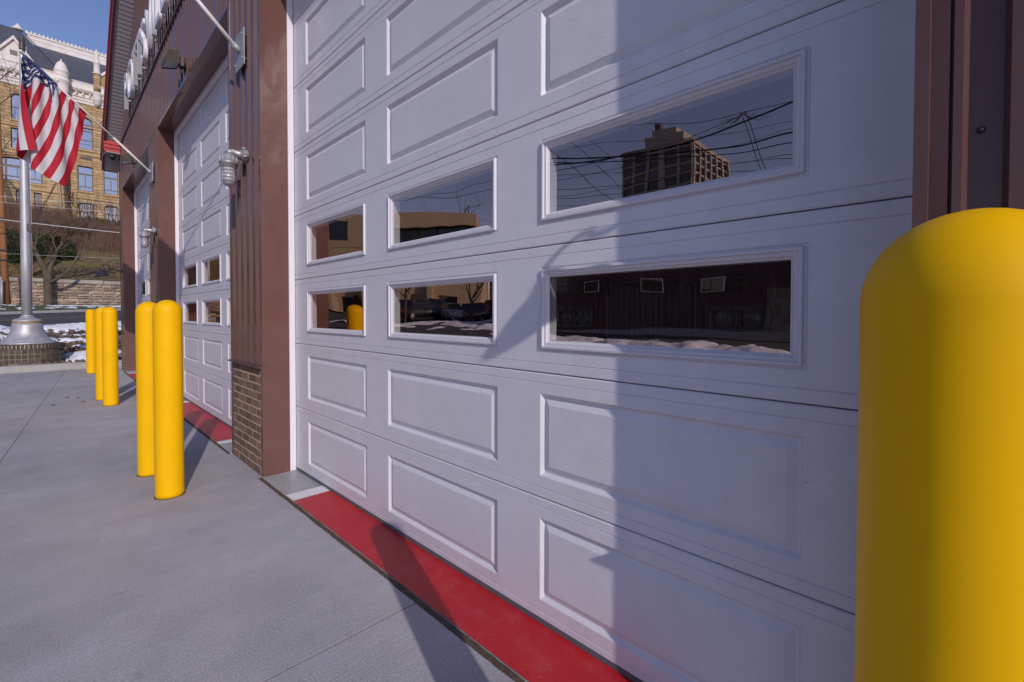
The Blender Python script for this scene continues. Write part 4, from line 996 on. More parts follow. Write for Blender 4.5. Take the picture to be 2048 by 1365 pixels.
mb = MB(); mb.box((PC.x + .02, PC.y - .10, 3.33), (PC.x + .1, PC.y - .06, 3.5)); mb.build('winch_plate', 'bronze_fixture', bell)
mb = MB(); mb.tube([(PC.x + .105, PC.y - .03, 1.9), (PC.x + .1, PC.y - .03, 4.5), (PC.x + .07, PC.y - .02, ztip - .2)], .004, 5); mb.build('halyard', 'flag_pole_white', bell)
mb = MB(); mb.tube([(PC.x + .02, PC.y - .098, 1.45), (PC.x + .02, PC.y - .085, 1.45)], .014, 8); mb.build('bolt', 'rust_band', bell)

# ================================================================== BEYOND THE ROAD
# ---- stone retaining wall
WY = 50.0
rw = thing('retaining_wall', 'long coursed stone retaining wall at the foot of the hill', 'wall', (0, WY, 1.8))
mb = MB(); mb.box((-14, WY + .06, 1.4), (22, WY + .6, 3.72)); core = mb.build('wall_core', 'wall_joint', rw)
rr = random.Random(21); SM = []
for i in range(10):
    mb = MB(); w_, h_ = 1.0, 1.0; vs = []
    n = 3
    for j in range(n + 1):
        for k in range(n + 1):
            e = 0 if j in (0, n) or k in (0, n) else rr.uniform(.04, .11)
            vs.append((k / n + (rr.uniform(-.05, .05) if k in (1, 2) else 0), -.02 - e, j / n))
    fs = [(j * 4 + k, j * 4 + k + 1, (j + 1) * 4 + k + 1, (j + 1) * 4 + k) for j in range(3) for k in range(3)]
    ring = [0, 1, 2, 3, 7, 11, 15, 14, 13, 12, 8, 4]; b0 = len(vs); vs += [(vs[q][0], .12, vs[q][2]) for q in ring]
    fs += [(ring[q], ring[(q + 1) % 12], b0 + (q + 1) % 12, b0 + q) for q in range(12)]
    mb.add(vs, fs); SM.append(mb.mesh('stone', 'stone_wall'))
z = 1.55; rowi = 0; far = MB()
while z < 3.68:
    h = rr.choice((.19, .22, .25, .28)); h = min(h, 3.72 - z); x = -13.9 + rr.uniform(0, .4)
    while x < 21.8:
        w = rr.uniform(.38, .95); k = SM[rr.randrange(10)]
        if -3.4 < x < 5.2 and z > 1.7:
            o = link('stone', k, core, (x, WY + rr.uniform(-.02, .02), z + .008)); o.scale = (w - .022, 1, h - .018)
        else:
            far.add([(x + v.co.x * (w - .022), WY + v.co.y, z + .008 + v.co.z * (h - .018)) for v in k.vertices], [tuple(p.vertices) for p in k.polygons])
        x += w
    z += h
tag(far.build('stones_beyond_view', 'stone_wall', rw, fix=False), kind='stuff')
x = -13.9
while x < 21.8:
    w = rr.uniform(1.1, 1.7); mb = MB(); mb.box((x, WY - .10, 3.725), (x + w - .02, WY + .55, 3.99 + rr.uniform(-.015, .015)))
    mb.build('coping_stone', 'stone_cap', rw, bevel=.02); x += w

# ---- bare trees
def branch(mb, p, d, length, r, depth, rg, bend=.35, kids=(2, 4), up=.15, minr=.006, sides=6, cr=None, shrink=.72):
    pts = [p.copy()]; rad = [r]; n = 5; q = p.copy(); dd = d.copy()
    for i in range(n):
        dd = (dd + Vector((rg.uniform(-1, 1), rg.uniform(-1, 1), rg.uniform(-1, 1) + up)) * bend * .35).normalized()
        q = q + dd * length / n; pts.append(q.copy()); rad.append(max(minr * .6, r * (1 - .45 * (i + 1) / n)))
    (mb if (cr is None or r > .06) else cr).tube(pts, rad, sides if r > .03 else (4 if r > .012 else 3), cap=False)
    if depth <= 0 or r < minr: return
    for k in range(rg.randint(*kids)):
        i = rg.randint(2, n); ax = Vector((rg.uniform(-1, 1), rg.uniform(-1, 1), rg.uniform(-.4, 1))).normalized()
        nd_ = (dd * rg.uniform(.5, 1) + ax * .8).normalized()
        branch(mb, pts[i], nd_, length * rg.uniform(.5, .85) * (shrink + .12), rad[i] * rg.uniform(.5, .72), depth - 1, rg, bend * 1.15, kids, up, minr, sides, cr, shrink)
def bare_tree(name, lab, base, height, r, seed, depth=5, group=None, kids=(3, 4), spread=.5, cat='tree', minr=.005):
    rg = random.Random(seed); t = thing(name, lab, cat, base, group); tr, cr = MB(), MB(); p = Vector(base)
    pts = [p + Vector((0, 0, -.2))]; rad = [r * 1.25]
    for i in range(1, 6): pts.append(p + Vector((rg.uniform(-.05, .05), rg.uniform(-.05, .05), height * .3 * i / 5))); rad.append(r * (1 - .06 * i))
    tr.tube(pts, rad, 12, cap=False)
    for k in range(rg.randint(4, 6)):
        a = rg.uniform(0, 6.28); d = Vector((math.cos(a) * spread, math.sin(a) * spread, 1)).normalized()
        branch(tr, pts[-1 - (k % 2)], d, height * .34, r * rg.uniform(.4, .6), depth, rg, .5, kids, .25, minr, 6, cr)
    tr.build('trunk', 'bark', t, fix=False); cr.build('crown', 'twig', t, fix=False); return t

# the pruned street tree before the wall, limbs read off the photograph
TY = 49.1
def tp(x, y, dy=0): return pY(x, y, TY + dy)
t = thing('street_tree', 'stout bare tree with pruned limbs in front of the stone wall', 'tree', tp(97, 614))
tr, cr = MB(), MB(); rg = random.Random(4)
m_ = TY / 1846
def limb(pxs, rpx, mb=tr, sides=10): mb.tube([tp(*p) for p in pxs], [r_ * m_ for r_ in rpx], sides, cap=True)
limb([(97, 618), (97, 605), (96, 588), (95.5, 572), (96, 560), (95, 548)], [12.5, 10.5, 9.2, 9.4, 10, 8.5])
limb([(95, 560), (91, 545), (87, 535), (81, 523), (76, 513), (71, 502), (68, 494), (66, 484)], [8, 7, 6.5, 6, 5, 4.5, 4, 3.2])
limb([(97, 556), (98, 545), (100, 535), (106, 522), (110, 512), (114, 501), (121, 492), (130, 484)], [8, 6.5, 5.5, 5, 4.5, 4, 3.5, 2.6])
limb([(100, 566), (108, 562, -.3), (118, 556, -.5), (128, 549, -.6), (137, 541, -.7), (145, 530, -.8), (153, 517, -.8), (160, 507, -.9), (170, 502, -1), (182, 498, -1)], [6.5, 5, 4.3, 4, 3.8, 3.4, 3, 3, 2.2, 1.2])
limb([(82, 524), (77, 530), (72, 528)], [4, 2.5, 1.6]); limb([(68, 494), (73, 486), (72, 480)], [3.5, 3, 2.5])
limb([(114, 501), (108, 490), (106, 478), (108, 468)], [3, 2.2, 1.8, 1.2]); limb([(130, 484), (140, 475), (152, 468), (170, 466, .4), (190, 470, .6)], [2.5, 2, 1.6, 1.2, .8])
tr.build('trunk', 'bark', t, fix=False)
starts = [((66, 484), (-.3, 0, 1)), ((68, 494), (-.8, 0, .6)), ((72, 480), (.3, .2, 1)), ((108, 468), (0, 0, 1)), ((130, 484), (.8, 0, .9)), ((121, 492), (.2, .3, 1)), ((152, 468), (.8, .1, .8)), ((170, 466), (.9, 0, .5)), ((106, 478), (-.6, 0, .9)), ((140, 475), (.3, -.3, 1)), ((76, 513), (-1, 0, .5)), ((160, 507), (.5, 0, 1)), ((114, 501), (.7, .3, .7)), ((87, 535), (.5, -.2, .8))]
for (q, d) in starts:
    for k in range(5):
        dd = (Vector(d) + Vector((rg.uniform(-.6, .6), rg.uniform(-.6, .6), rg.uniform(-.2, .5)))).normalized()
        branch(cr, tp(*q), dd, rg.uniform(1.0, 1.9), .034, 3, rg, .7, (2, 4), .12, .006, 5)
cr.build('crown', 'twig', t, fix=False)

# ---- shrubs, hedge, brush
def leafy(mb, c, rad, n, rg, size=.14, zsq=1.0, flat=0.0):
    for i in range(n):
        while True:
            p = Vector((rg.uniform(-1, 1), rg.uniform(-1, 1), rg.uniform(-1, 1)))
            if p.length < 1: break
        if p.length < .55 and rg.random() < .7: p = p.normalized() * rg.uniform(.7, 1)
        w = 1 + .3 * noise.noise(p * 2.2 + Vector(c))
        q = Vector(c) + Vector((p.x * rad[0], p.y * rad[1], p.z * rad[2])) * w
        a = Vector((rg.uniform(-1, 1), rg.uniform(-1, 1), rg.uniform(-.2, 1))).normalized(); b = a.orthogonal().normalized(); s = size * rg.uniform(.6, 1.4)
        mb.add([q - b * s * .3, q + b * s * .3, q + a * s * 1.5], [(0, 1, 2)])
rg = random.Random(8)
hedge_spots = [(152, 460), (166, 452), (181, 450), (196, 452), (212, 455), (228, 456), (243, 458)]
hd = thing('hedge', 'dark clipped evergreen hedge under the courthouse basement windows', 'hedge', tuple(pY(195, 485, 73.5)))
mb = MB(); st = MB()
for (x, y) in hedge_spots:
    c = pY(x, y + 14, 73.5); leafy(mb, c, (.8, .9, 1.75), 2600, rg, .15)
    st.tube([(c.x, c.y, H(c.x, c.y) - .1), (c.x, c.y, c.z)], [.08, .04], 6)
mb.build('foliage', 'hedge_green', hd, fix=False); st.build('stem', 'bark', hd, fix=False)
ev = [((18, 500), (1.5, 1.2, 1.7), 56.5, 'evergreen shrub behind the wooden utility pole'), ((48, 505), (1.2, 1.0, 1.5), 57, 'evergreen shrub just left of the metal flagpole on the hillside'),
      ((85, 496), (1.25, 1.0, 1.25), 57.5, 'evergreen shrub behind the left limbs of the street tree'), ((122, 500), (1.0, .8, 1.0), 57.5, 'small low evergreen shrub behind the fork of the street tree'),
      ((30, 545), (1.0, .9, .8), 56, 'low evergreen shrub just above the coping of the stone wall'), ((-20, 520), (1.6, 1.2, 1.8), 60, 'evergreen shrub at the left edge of the hillside')]
for (q, rad, Y, lab) in ev:
    c = pY(q[0], q[1], Y); t = thing('evergreen_shrub', lab, 'shrub', (c.x, c.y, H(c.x, c.y)), 'evergreen shrubs on the hillside')
    mb = MB(); leafy(mb, c, rad, 6000, rg, .12); mb.build('foliage', 'evergreen', t, fix=False)
    mb = MB(); mb.tube([(c.x, c.y, H(c.x, c.y) - .1), (c.x, c.y, c.z)], [.1, .05], 6); mb.build('stem', 'bark', t)
# bare brush on the slope
mb = MB(); rg = random.Random(31)
for i in range(14000):
    x = rg.uniform(-7, 9); y = rg.uniform(55.5, 75.5)
    dens = .5 + .5 * noise.noise(Vector((x * .35, y * .2, 4)))
    if y < 60.5 and x > .5 and rg.random() < .95: continue
    if rg.random() > dens or (y > 69.5 and x > 1.7): continue
    z = H(x, y); hgt = rg.uniform(.5, 1.7) * (.6 + .5 * (y - 55) / 20); q = Vector((x, y, z)); d = Vector((rg.uniform(-.6, .6), rg.uniform(-.4, .4), 1)).normalized()
    p1 = q + d * hgt * .5; d2 = (d + Vector((rg.uniform(-.7, .7), rg.uniform(-.5, .5), rg.uniform(-.3, .3)))).normalized(); p2 = p1 + d2 * hgt * .55
    mb.tube([q, p1, p2], [.024, .017, .008], 3, cap=False)
    d3 = (d2 + Vector((rg.uniform(-1, 1), rg.uniform(-.6, .6), rg.uniform(-.2, .4)))).normalized(); mb.tube([p1, p1 + d3 * hgt * .45], [.011, .005], 3, cap=False)
tag(mb.build('brush', 'brush', fix=False), 'tangle of bare reddish brown brush covering the hillside', 'brush', kind='stuff')
mb = MB()
for i in range(9000):
    x = rg.uniform(-7, 9); y = rg.uniform(50.8, 76)
    if y < 60 and x > .3 and rg.random() < .85: continue
    z = H(x, y) + .04; a = rg.uniform(0, 6.28); s = rg.uniform(.05, .16)
    n_ = Vector((rg.uniform(-.5, .5), rg.uniform(-.5, .5), 1)).normalized(); b1 = n_.orthogonal().normalized(); b2 = n_.cross(b1)
    c_ = Vector((x, y, z)); e = b1 * math.cos(a) + b2 * math.sin(a); g_ = n_.cross(e)
    mb.add([c_ - e * s, c_ + g_ * s * .5 + Vector((0, 0, s * .5)), c_ + e * s, c_ - g_ * s * .5], [(0, 1, 2, 3)])
tag(mb.build('leaf_cover', 'dry_leaf', fix=False), 'dry leaves lying over the hill slope', 'leaves', kind='stuff')
# saplings before the hedge
for i, (x, y0, y1, lab) in enumerate([(160, 505, 412, 'thin bare sapling before the left end of the hedge'), (186, 500, 425, 'thin bare sapling before the middle of the hedge'), (222, 505, 440, 'thin bare sapling before the right end of the hedge')]):
    b = pY(x, y0, 72); b.z = H(b.x, b.y); t = thing('sapling', lab, 'sapling', tuple(b), 'bare saplings before the hedge'); mb = MB()
    for k in range(7): branch(mb, b + Vector((rg.uniform(-.4, .4), 0, 0)), Vector((rg.uniform(-.35, .35), rg.uniform(-.2, .2), 1)).normalized(), 2.6, .035, 2, rg, .35, (2, 3), .5, .008, 4)
    mb.build('stems', 'twig', t, fix=False)

# ---- utility pole, marker post, wires
b = pY(15, 613, 47.5); t = thing('utility_pole', 'orange-brown wooden utility pole at the left edge before the wall', 'utility pole', tuple(b)); mb = MB()
mb.tube([b - Vector((0, 0, .3)), pY(8, 520, 47.5), pY(4, 430, 47.6), pY(-4, 250, 47.7), pY(-8, 120, 47.8)], [.20, .17, .155, .14, .12], 14); mb.build('pole', 'pole_wood', t)
mb = MB()
for q in (437, 500, 520): c = pY(6 - (520 - q) * .05, q, 47.35); mb.box(c - Vector((.12, .1, .05)), c + Vector((.16, .1, .05)))
mb.build('bracket', 'black_plastic', t)
b = pY(3.5, 612, 47.0); t = thing('conduit_post', 'slim blue-grey steel post beside the wooden utility pole', 'post', tuple(b)); mb = MB(); mb.tube([b - Vector((0, 0, .2)), pY(3, 560, 47.0)], .075, 10); mb.build('post', 'steel_grey', t); mb = MB(); c = pY(3, 559, 47); mb.lathe(c, [(.085, -.02), (.085, .03), (0, .05)], 10); mb.build('post_cap', 'steel_grey', t)
b = pY(30.5, 622, 41); t = thing('marker_post', 'short pale wooden marker post in the verge', 'post', tuple(b)); mb = MB(); mb.box((b.x - .045, b.y - .04, b.z - .2), (b.x + .045, b.y + .04, b.z + .92)); mb.build('post', 'pale_wood', t); mb = MB(); mb.box((b.x - .055, b.y - .05, b.z + .92), (b.x + .055, b.y + .05, b.z + .96)); mb.build('post_cap', 'pale_wood', t)
b = pY(125, 444, 77.2); t = thing('service_pole', 'slender pale wooden service pole before the courthouse corner', 'utility pole', tuple(b)); mb = MB(); mb.tube([b - Vector((0, 0, .6)), pY(120, 380, 77.2), pY(117, 330, 77.2)], [.17, .14, .11], 10); mb.build('pole', 'pale_wood', t)
mb = MB(); mb.tube([pY(119, 352, 77.1), pY(124, 362, 77.4), pY(130, 366, 77.8), pY(134, 362, 78.2)], .05, 5); mb.tube([pY(134, 362, 78.2), pY(135, 390, 78.3), pY(140, 398, 79.6)], .06, 5); mb.build('service_cable', 'cable', t)
def wire(pa, pb, r_, mname, lab, sag=.0, n=14):
    mb = MB(); pts = []
    for i in range(n + 1):
        k = i / n; p = pa.lerp(pb, k); p.z -= sag * 4 * k * (1 - k); pts.append(p)
    mb.tube(pts, r_, 5); o = mb.build('overhead_wire', mname); tag(o, lab, 'wire', 'overhead wires'); return o
wire(pY(-60, 432, 46), pY(330, 475, 46), .038, 'cable_light', 'thick pale cable crossing before the hillside, lowest light one', .05)
wire(pY(-60, 388, 45), pY(330, 413, 45), .016, 'cable_light', 'pale wire crossing the courthouse basement windows', .1)
wire(pY(-60, 398, 45), pY(330, 432, 45), .014, 'cable_light', 'thin pale wire just above the thick cable', .1)
wire(pY(-40, 505, 46), pY(330, 520, 46), .010, 'cable_light', 'thin pale wire low across the shrubs', .05)
wire(pY(60, 268, 44), pY(330, 314, 44), .012, 'cable', 'dark wire crossing the arched courthouse window', .1)
wire(pY(60, 283, 44), pY(330, 330, 44), .012, 'cable', 'dark wire just below the one across the arched window', .1)
for i, (x1, y1) in enumerate([(62, 455), (66, 460), (54, 448)]):
    wire(pY(119, 352 + 3 * i, 77.1), pY(x1 - 40, y1 + 55, 60), .026 if i < 2 else .016, 'cable', ['upper', 'middle', 'lower'][i] + ' of the dark cables slanting down from the service pole', .3)
wire(pY(-40, 326, 45), pY(60, 338, 45.5), .012, 'cable_light', 'pale wire across the big arched courthouse window', .02)

# ================================================================== COURTHOUSE ON THE HILL
glass_mat('court_glass_blind', clear=False, interior=(0.42, 0.43, 0.46), ior=1.9)
CH = thing('courthouse', 'large tan sandstone courthouse with slate roof and white cornice on the hill', 'courthouse', (1.7, 80, 12.8))
def wall_openings(Yp, x0, x1, z0, z1, ops, depth=.38):
    """ops: (xa, xb, za, zb, rise) ; rise > 0 gives an arched head of that height."""
    xs = sorted({x0, x1, *[v for o in ops for v in o[:2]]}); zs = sorted({z0, z1, *[v for o in ops for v in o[2:4]]}); mb = MB()
    for i in range(len(xs) - 1):
        for j in range(len(zs) - 1):
            cx, cz = (xs[i] + xs[i + 1]) / 2, (zs[j] + zs[j + 1]) / 2
            if any(o[0] < cx < o[1] and o[2] < cz < o[3] for o in ops): continue
            mb.quad((xs[i], Yp, zs[j]), (xs[i + 1], Yp, zs[j]), (xs[i + 1], Yp, zs[j + 1]), (xs[i], Yp, zs[j + 1]))
    for (xa, xb, za, zb, rise) in ops:
        zs_ = zb - rise; n = 12; arc = [(xa, zs_)]
        if rise:
            w = (xb - xa) / 2; cx = (xa + xb) / 2
            arc = [(cx - w * math.cos(PI * k / n), zs_ + rise * math.sin(PI * k / n)) for k in range(n + 1)]
            h_ = n // 2
            mb.add([(xa, Yp, zb)] + [(p[0], Yp, p[1]) for p in arc[:h_ + 1]], [(0, k + 2, k + 1) for k in range(h_)])
            mb.add([(xb, Yp, zb)] + [(p[0], Yp, p[1]) for p in arc[h_:]], [(0, k + 2, k + 1) for k in range(h_)])
        else: arc = [(xa, zb), (xb, zb)]
        loop = [(xa, za)] + arc + [(xb, za)]
        for k in range(len(loop)):
            p, q = loop[k], loop[(k + 1) % len(loop)]
            mb.quad((p[0], Yp, p[1]), (q[0], Yp, q[1]), (q[0], Yp + depth, q[1]), (p[0], Yp + depth, p[1]))
    return mb
def arch_poly(xa, xb, za, zb, rise, n=12):
    if not rise: return [(xa, za), (xb, za), (xb, zb), (xa, zb)]
    w = (xb - xa) / 2; cx = (xa + xb) / 2; zs_ = zb - rise
    return [(xa, za), (xb, za)] + [(cx + w * math.cos(PI * k / n), zs_ + rise * math.sin(PI * k / n)) for k in range(n + 1)]
def court_window(Yp, op, rails=(), stiles=(), fr=.11, blind=False, sill=True, bars=False):
    xa, xb, za, zb, rise = op; Yw = Yp + .24
    out = arch_poly(*op); inn = arch_poly(xa + fr, xb - fr, za + fr, zb - fr, max(0, rise - fr * .6) if rise else 0)
    mb = MB(); n = len(out); vs = [(p[0], Yw, p[1]) for p in out] + [(p[0], Yw, p[1]) for p in inn] + [(p[0], Yw + .1, p[1]) for p in inn]
    fs = [(k, (k + 1) % n, n + (k + 1) % n, n + k) for k in range(n)] + [(n + k, n + (k + 1) % n, 2 * n + (k + 1) % n, 2 * n + k) for k in range(n)]
    mb.add(vs, fs)
    for (r0, r1) in rails: mb.box((xa + fr * .8, Yw - .01, r0), (xb - fr * .8, Yw + .08, r1))
    for (x0, x1, z0, z1) in stiles: mb.box((x0, Yw - .008, z0), (x1, Yw + .075, z1))
    if bars:
        for k in range(1, 8): x = xa + (xb - xa) * k / 8; mb.box((x - .015, Yw - .05, za + .05), (x + .015, Yw - .02, zb - rise * .5))
        mb.box((xa + .05, Yw - .06, (za + zb) / 2 - .03), (xb - .05, Yw - .02, (za + zb) / 2 + .03))
    w = mb.build('window', 'window_brown', CH, fix=False)
    m2 = MB(); m2.add([(p[0], Yw + .06, p[1]) for p in inn], [tuple(range(n))]); m2.build('pane', 'court_glass_blind' if blind else 'court_glass', w, fix=False)
    if not blind:   # half-drawn roller blinds just behind the sash, standing in the opening
        pass
    if sill: m3 = MB(); m3.box((xa - .12, Yp - .10, za - .20), (xb + .12, Yp + .2, za - .02)); m3.build('sill', 'sand_trim', w)
    return w
Y1, Y2 = 80.0, 78.9
W1 = [(2.71, 4.17, 16.9, 20.05, 0), (5.17, 6.63, 16.9, 20.05, 0), (7.63, 9.09, 16.9, 20.05, 0)]
W2 = [(2.79, 4.23, 22.2, 26.25, .74), (5.20, 6.64, 22.2, 26.25, .74), (7.63, 9.07, 22.2, 26.25, .74)]
W0 = [(2.78, 4.18, 13.2, 15.45, .22), (5.20, 6.62, 13.2, 15.45, .22), (7.63, 9.05, 13.2, 15.45, .22)]
wall_openings(Y1, 1.74, 13, 11.5, 28.1, W0 + W1 + W2).build('wall', 'sandstone', CH, fix=False)
P3 = [(-5.0, -4.04, 23.9, 26.9, .45), (-2.85, -1.85, 23.9, 26.9, .5), (-.95, .0, 23.9, 26.9, .48)]
P2_ = [(-5.0, -4.04, 20.55, 22.9, 0), (-2.9, -1.9, 20.55, 22.9, 0), (-.95, .0, 20.55, 22.9, 0)]
P1_ = [(-4.55, -.38, 16.75, 19.5, .95)]
P0_ = [(-1.13, -.48, 13.1, 15.72, 0), (-2.6, -1.9, 13.1, 15.72, 0)]
wall_openings(Y2, -12, 1.74, 11.5, 28.3, P0_ + P1_ + P2_ + P3).build('wall', 'sandstone', CH, fix=False)
mb = MB(); mb.quad((1.74, Y2, 11.5), (1.74, Y1 + .2, 11.5), (1.74, Y1 + .2, 28.3), (1.74, Y2, 28.3)); mb.quad((13, Y1, 11.5), (13, 96, 11.5), (13, 96, 28), (13, Y1, 28)); mb.quad((-12, Y2, 11.5), (-12, 96, 11.5), (-12, 96, 28), (-12, Y2, 28)); mb.build('side_wall', 'sandstone', CH, fix=False)
for o in W1: court_window(Y1, o, rails=[(19.0, 19.16), (17.45, 17.53)], stiles=[((o[0] + o[1]) / 2 - .04, (o[0] + o[1]) / 2 + .04, 17.5, 19.05)])
for o in W2: court_window(Y1, o, rails=[(25.3, 25.42), (24.5, 24.62), (23.35, 23.43)])
for o in W0: court_window(Y1, o, blind=True, bars=True)
for o in P3: court_window(Y2, o, rails=[(25.3, 25.38)], fr=.09)
for o in P2_: court_window(Y2, o, rails=[(21.7, 21.78)], fr=.09)
for o in P0_: court_window(Y2, o, blind=True, bars=True, fr=.07)
court_window(Y2, P1_[0], rails=[(18.35, 18.6), (17.25, 17.33)], stiles=[(x - .09, x + .09, 16.8, 19.4) for x in (-3.35, -1.6)] + [(x - .03, x + .03, 17.3, 18.4) for x in (-3.95, -2.45, -1.0)], fr=.14)
# string courses, hood moulds, plinth band
def course(Yp, x0, x1, z0, z1, pr, mname='sand_trim'): mb = MB(); mb.box((x0, Yp - pr, z0), (x1, Yp + .05, z1)); return mb.build('string_course', mname, CH, bevel=.02)
for z0, z1, pr in ((21.42, 21.66, .14), (15.9, 16.12, .12), (24.95, 25.08, .06)): course(Y1, 1.8, 13, z0, z1, pr)
for z0, z1, pr in ((19.95, 20.2, .12), (15.95, 16.2, .12), (23.1, 23.3, .12)): course(Y2, -12, 1.82, z0, z1, pr)
for o in W2:
    cx = (o[0] + o[1]) / 2; r_ = 1.12; mb = MB(); mb.tube([(cx - r_ * math.cos(a) * 1.02, Y1 - .03, 25.55 + r_ * math.sin(a)) for a in lin(0, PI, 17)], .085, 6); mb.build('hood_mould', 'sand_trim', CH)
    mb = MB(); mb.box((cx + 1.06, Y1 - .09, 25.38), (cx + 1.28, Y1 + .02, 25.62)); mb.build('hood_stop', 'sand_trim', CH)
mb = MB(); mb.tube([(-2.46 - 2.3 * math.cos(a), Y2 - .04, 18.55 + 1.25 * math.sin(a)) for a in lin(0, PI, 19)], .1, 6); mb.build('hood_mould', 'sand_trim', CH)
mb = MB(); mb.box((3.0, Y1 - .06, 20.95), (4.1, Y1 + .02, 21.25)); mb.build('wall_vent', 'bronze_fixture', CH)
# entablature: stepped white cornice, dentils, brackets, parapet
def entab(Yp, x0, x1, zb):
    mb = MB(); prof = [(0.0, 0), (-.10, 0), (-.12, .30), (-.20, .34), (-.22, .62), (-.34, .70), (-.34, .78), (-.24, .80), (-.24, 1.22), (-.55, 1.28), (-.60, 1.42), (-.70, 1.50), (-.72, 1.62), (-.30, 1.68), (-.30, 2.45), (-.38, 2.48), (-.38, 2.58), (0.3, 2.60)]
    n = len(prof); vs = [(x, Yp + p, zb + q) for x in (x0, x1) for p, q in prof]
    mb.add(vs, [(k, k + 1, n + k + 1, n + k) for k in range(n - 1)] + [tuple(range(n)), tuple(range(n, 2 * n))]); e = mb.build('cornice', 'white_stone', CH, fix=False)
    mb = MB(); x = x0 + .1
    while x < x1 - .15: mb.box((x, Yp - .50, zb + .92), (x + .16, Yp - .22, zb + 1.27)); x += .62
    mb.build('brackets', 'white_stone', e); mb = MB(); x = x0 + .05
    while x < x1 - .1: mb.box((x, Yp - .66, zb + 1.36), (x + .07, Yp - .55, zb + 1.47)); x += .15
    tag(mb.build('dentils', 'white_stone', e), kind='stuff')
entab(Y1, 1.9, 13, 27.9); entab(Y2, -12, 1.2, 27.85)
# corner turret and pinnacle
mb = MB(); mb.lathe((1.38, Y2 + .05, 0), [(.05, 26.9), (.28, 27.1), (.42, 27.4), (.56, 27.9), (.60, 28.2), (.66, 28.25), (.66, 28.5), (.60, 28.55), (.66, 28.9), (.62, 29.0), (.70, 29.3), (.76, 29.5), (.84, 29.62), (.84, 29.75), (.68, 29.8), (.66, 30.2), (.70, 30.24), (.66, 30.3), (.66, 30.65), (.73, 30.72), (.73, 30.8), (.64, 30.85), (.60, 31.2), (.48, 31.6), (.30, 31.9), (.1, 32.05), (.06, 32.12), (.10, 32.2), (.06, 32.3), (0, 32.34)], 28); mb.build('corner_turret', 'white_stone', CH)
mb = MB(); mb.lathe((4.66, Y1 - .25, 0), [(0, 27.8), (.08, 27.9), (.2, 27.98), (.34, 28.2), (.40, 28.5), (.44, 28.55), (.44, 28.8), (.48, 29.1), (.55, 29.3), (.60, 29.45), (.60, 29.55), (.38, 29.6)], 20); mb.build('pinnacle_corbel', 'white_stone', CH)
mb = MB(); mb.lathe((4.66, Y1 - .25, 0), [(.36, 29.6), (.36, 30.1), (.40, 30.12), (.40, 30.2), (.34, 30.22), (.33, 31.9)], 14); mb.build('pinnacle_shaft', 'sandstone', CH)
mb = MB(); mb.lathe((4.66, Y1 - .25, 0), [(.36, 31.9), (.46, 31.95), (.46, 32.05), (.32, 32.1), (.31, 33.2), (.42, 33.3), (.42, 33.42), (.34, 33.5), (.30, 33.75), (.22, 33.9), (.2, 34.4), (.12, 34.75), (.08, 34.8), (.1, 34.95), (.05, 35.1), (0, 35.2)], 20); mb.build('pinnacle_cap', 'white_stone', CH)
# gable at the right, behind the pinnacle
mb = MB(); mb.prism([(4.95, 30.2), (9.4, 30.2), (9.4, 31.3), (7.2, 33.9), (4.95, 31.6)], 'Y', Y1 - .15, Y1 + .6); mb.build('wall', 'sandstone', CH)
mb = MB(); mb.prism([(4.75, 31.45), (7.2, 34.15), (9.6, 31.2), (9.6, 31.5), (7.2, 34.55), (4.75, 31.85)], 'Y', Y1 - .3, Y1 + .6); mb.build('coping', 'white_stone', CH)
# roofs
zr0, yr = 30.45, 86.0
def sc(z): return CAM_H + (z - CAM_H) * yr / 80
mb = MB(); mb.quad((-3, Y1 + .1, zr0), (14, Y1 + .1, zr0), (14, yr, sc(33.54)), (-3, yr, sc(33.54))); mb.build('roof', 'slate', CH, fix=False)
mb = MB(); mb.box((-1.6, yr - .06, sc(33.5)), (14, yr + .3, sc(34.55))); mb.box((-1.7, yr - .16, sc(34.55)), (14, yr + .3, sc(34.72)));
mb.box((-1.6, yr - .10, sc(34.05)), (14, yr, sc(34.12))); rd = mb.build('ridge_band', 'white_stone', CH)
mb = MB(); x = -1.6
while x < 13.9:
    mb.lathe((x, yr + .05, sc(34.72)), [(.14, 0), (.17, .14), (.10, .26), (.04, .34), (0, .36)], 8); x += .38
mb.build('ridge_cresting', 'white_stone', CH)
ap = pY(38, 60, yr); A = Vector((1.7, Y2 - .1, 30.2)); B = Vector((-12, Y2 - .1, 30.2)); 
mb = MB(); mb.add([A, B, (-7, ap.y, ap.z), (ap.x, ap.y, ap.z), (1.9, 86.2, 31.5)], [(0, 3, 2, 1), (0, 4, 3)]); mb.build('roof', 'slate', CH, fix=False)
mb = MB(); mb.lathe((ap.x - .1, ap.y, ap.z - .1), [(.5, 0), (.55, .2), (.35, .3), (.3, .5), (.1, .6), (.12, .75), (0, .85)], 12); mb.build('roof_finial', 'white_stone', CH)
mb = MB(); mb.tube([ap + Vector((.2, -.1, .02)), A + Vector((.0, .2, .1))], .05, 5); mb.build('hip_roll', 'black_plastic', CH)
gx_ = -2.55
mb = MB(); mb.prism([(gx_ - 2.2, 29.7), (gx_ + 2.2, 29.7), (gx_, 33.0)], 'Y', Y2 - .2, Y2 + 3); mb.build('dormer_gable', 'white_stone', CH)
mb = MB(); mb.prism([(gx_ - 2.45, 29.7), (gx_ - 2.2, 29.7), (gx_, 32.95), (gx_ + 2.2, 29.7), (gx_ + 2.45, 29.7), (gx_, 33.35)], 'Y', Y2 - .45, Y2 + 3); mb.build('dormer_coping', 'white_stone', CH)
mb = MB()
for k in range(6): mb.box((gx_ - .3, Y2 - .24, 31.15 + k * .1), (gx_ + .3, Y2 - .2, 31.20 + k * .1))
mb.build('dormer_vent', 'bronze_fixture', CH)

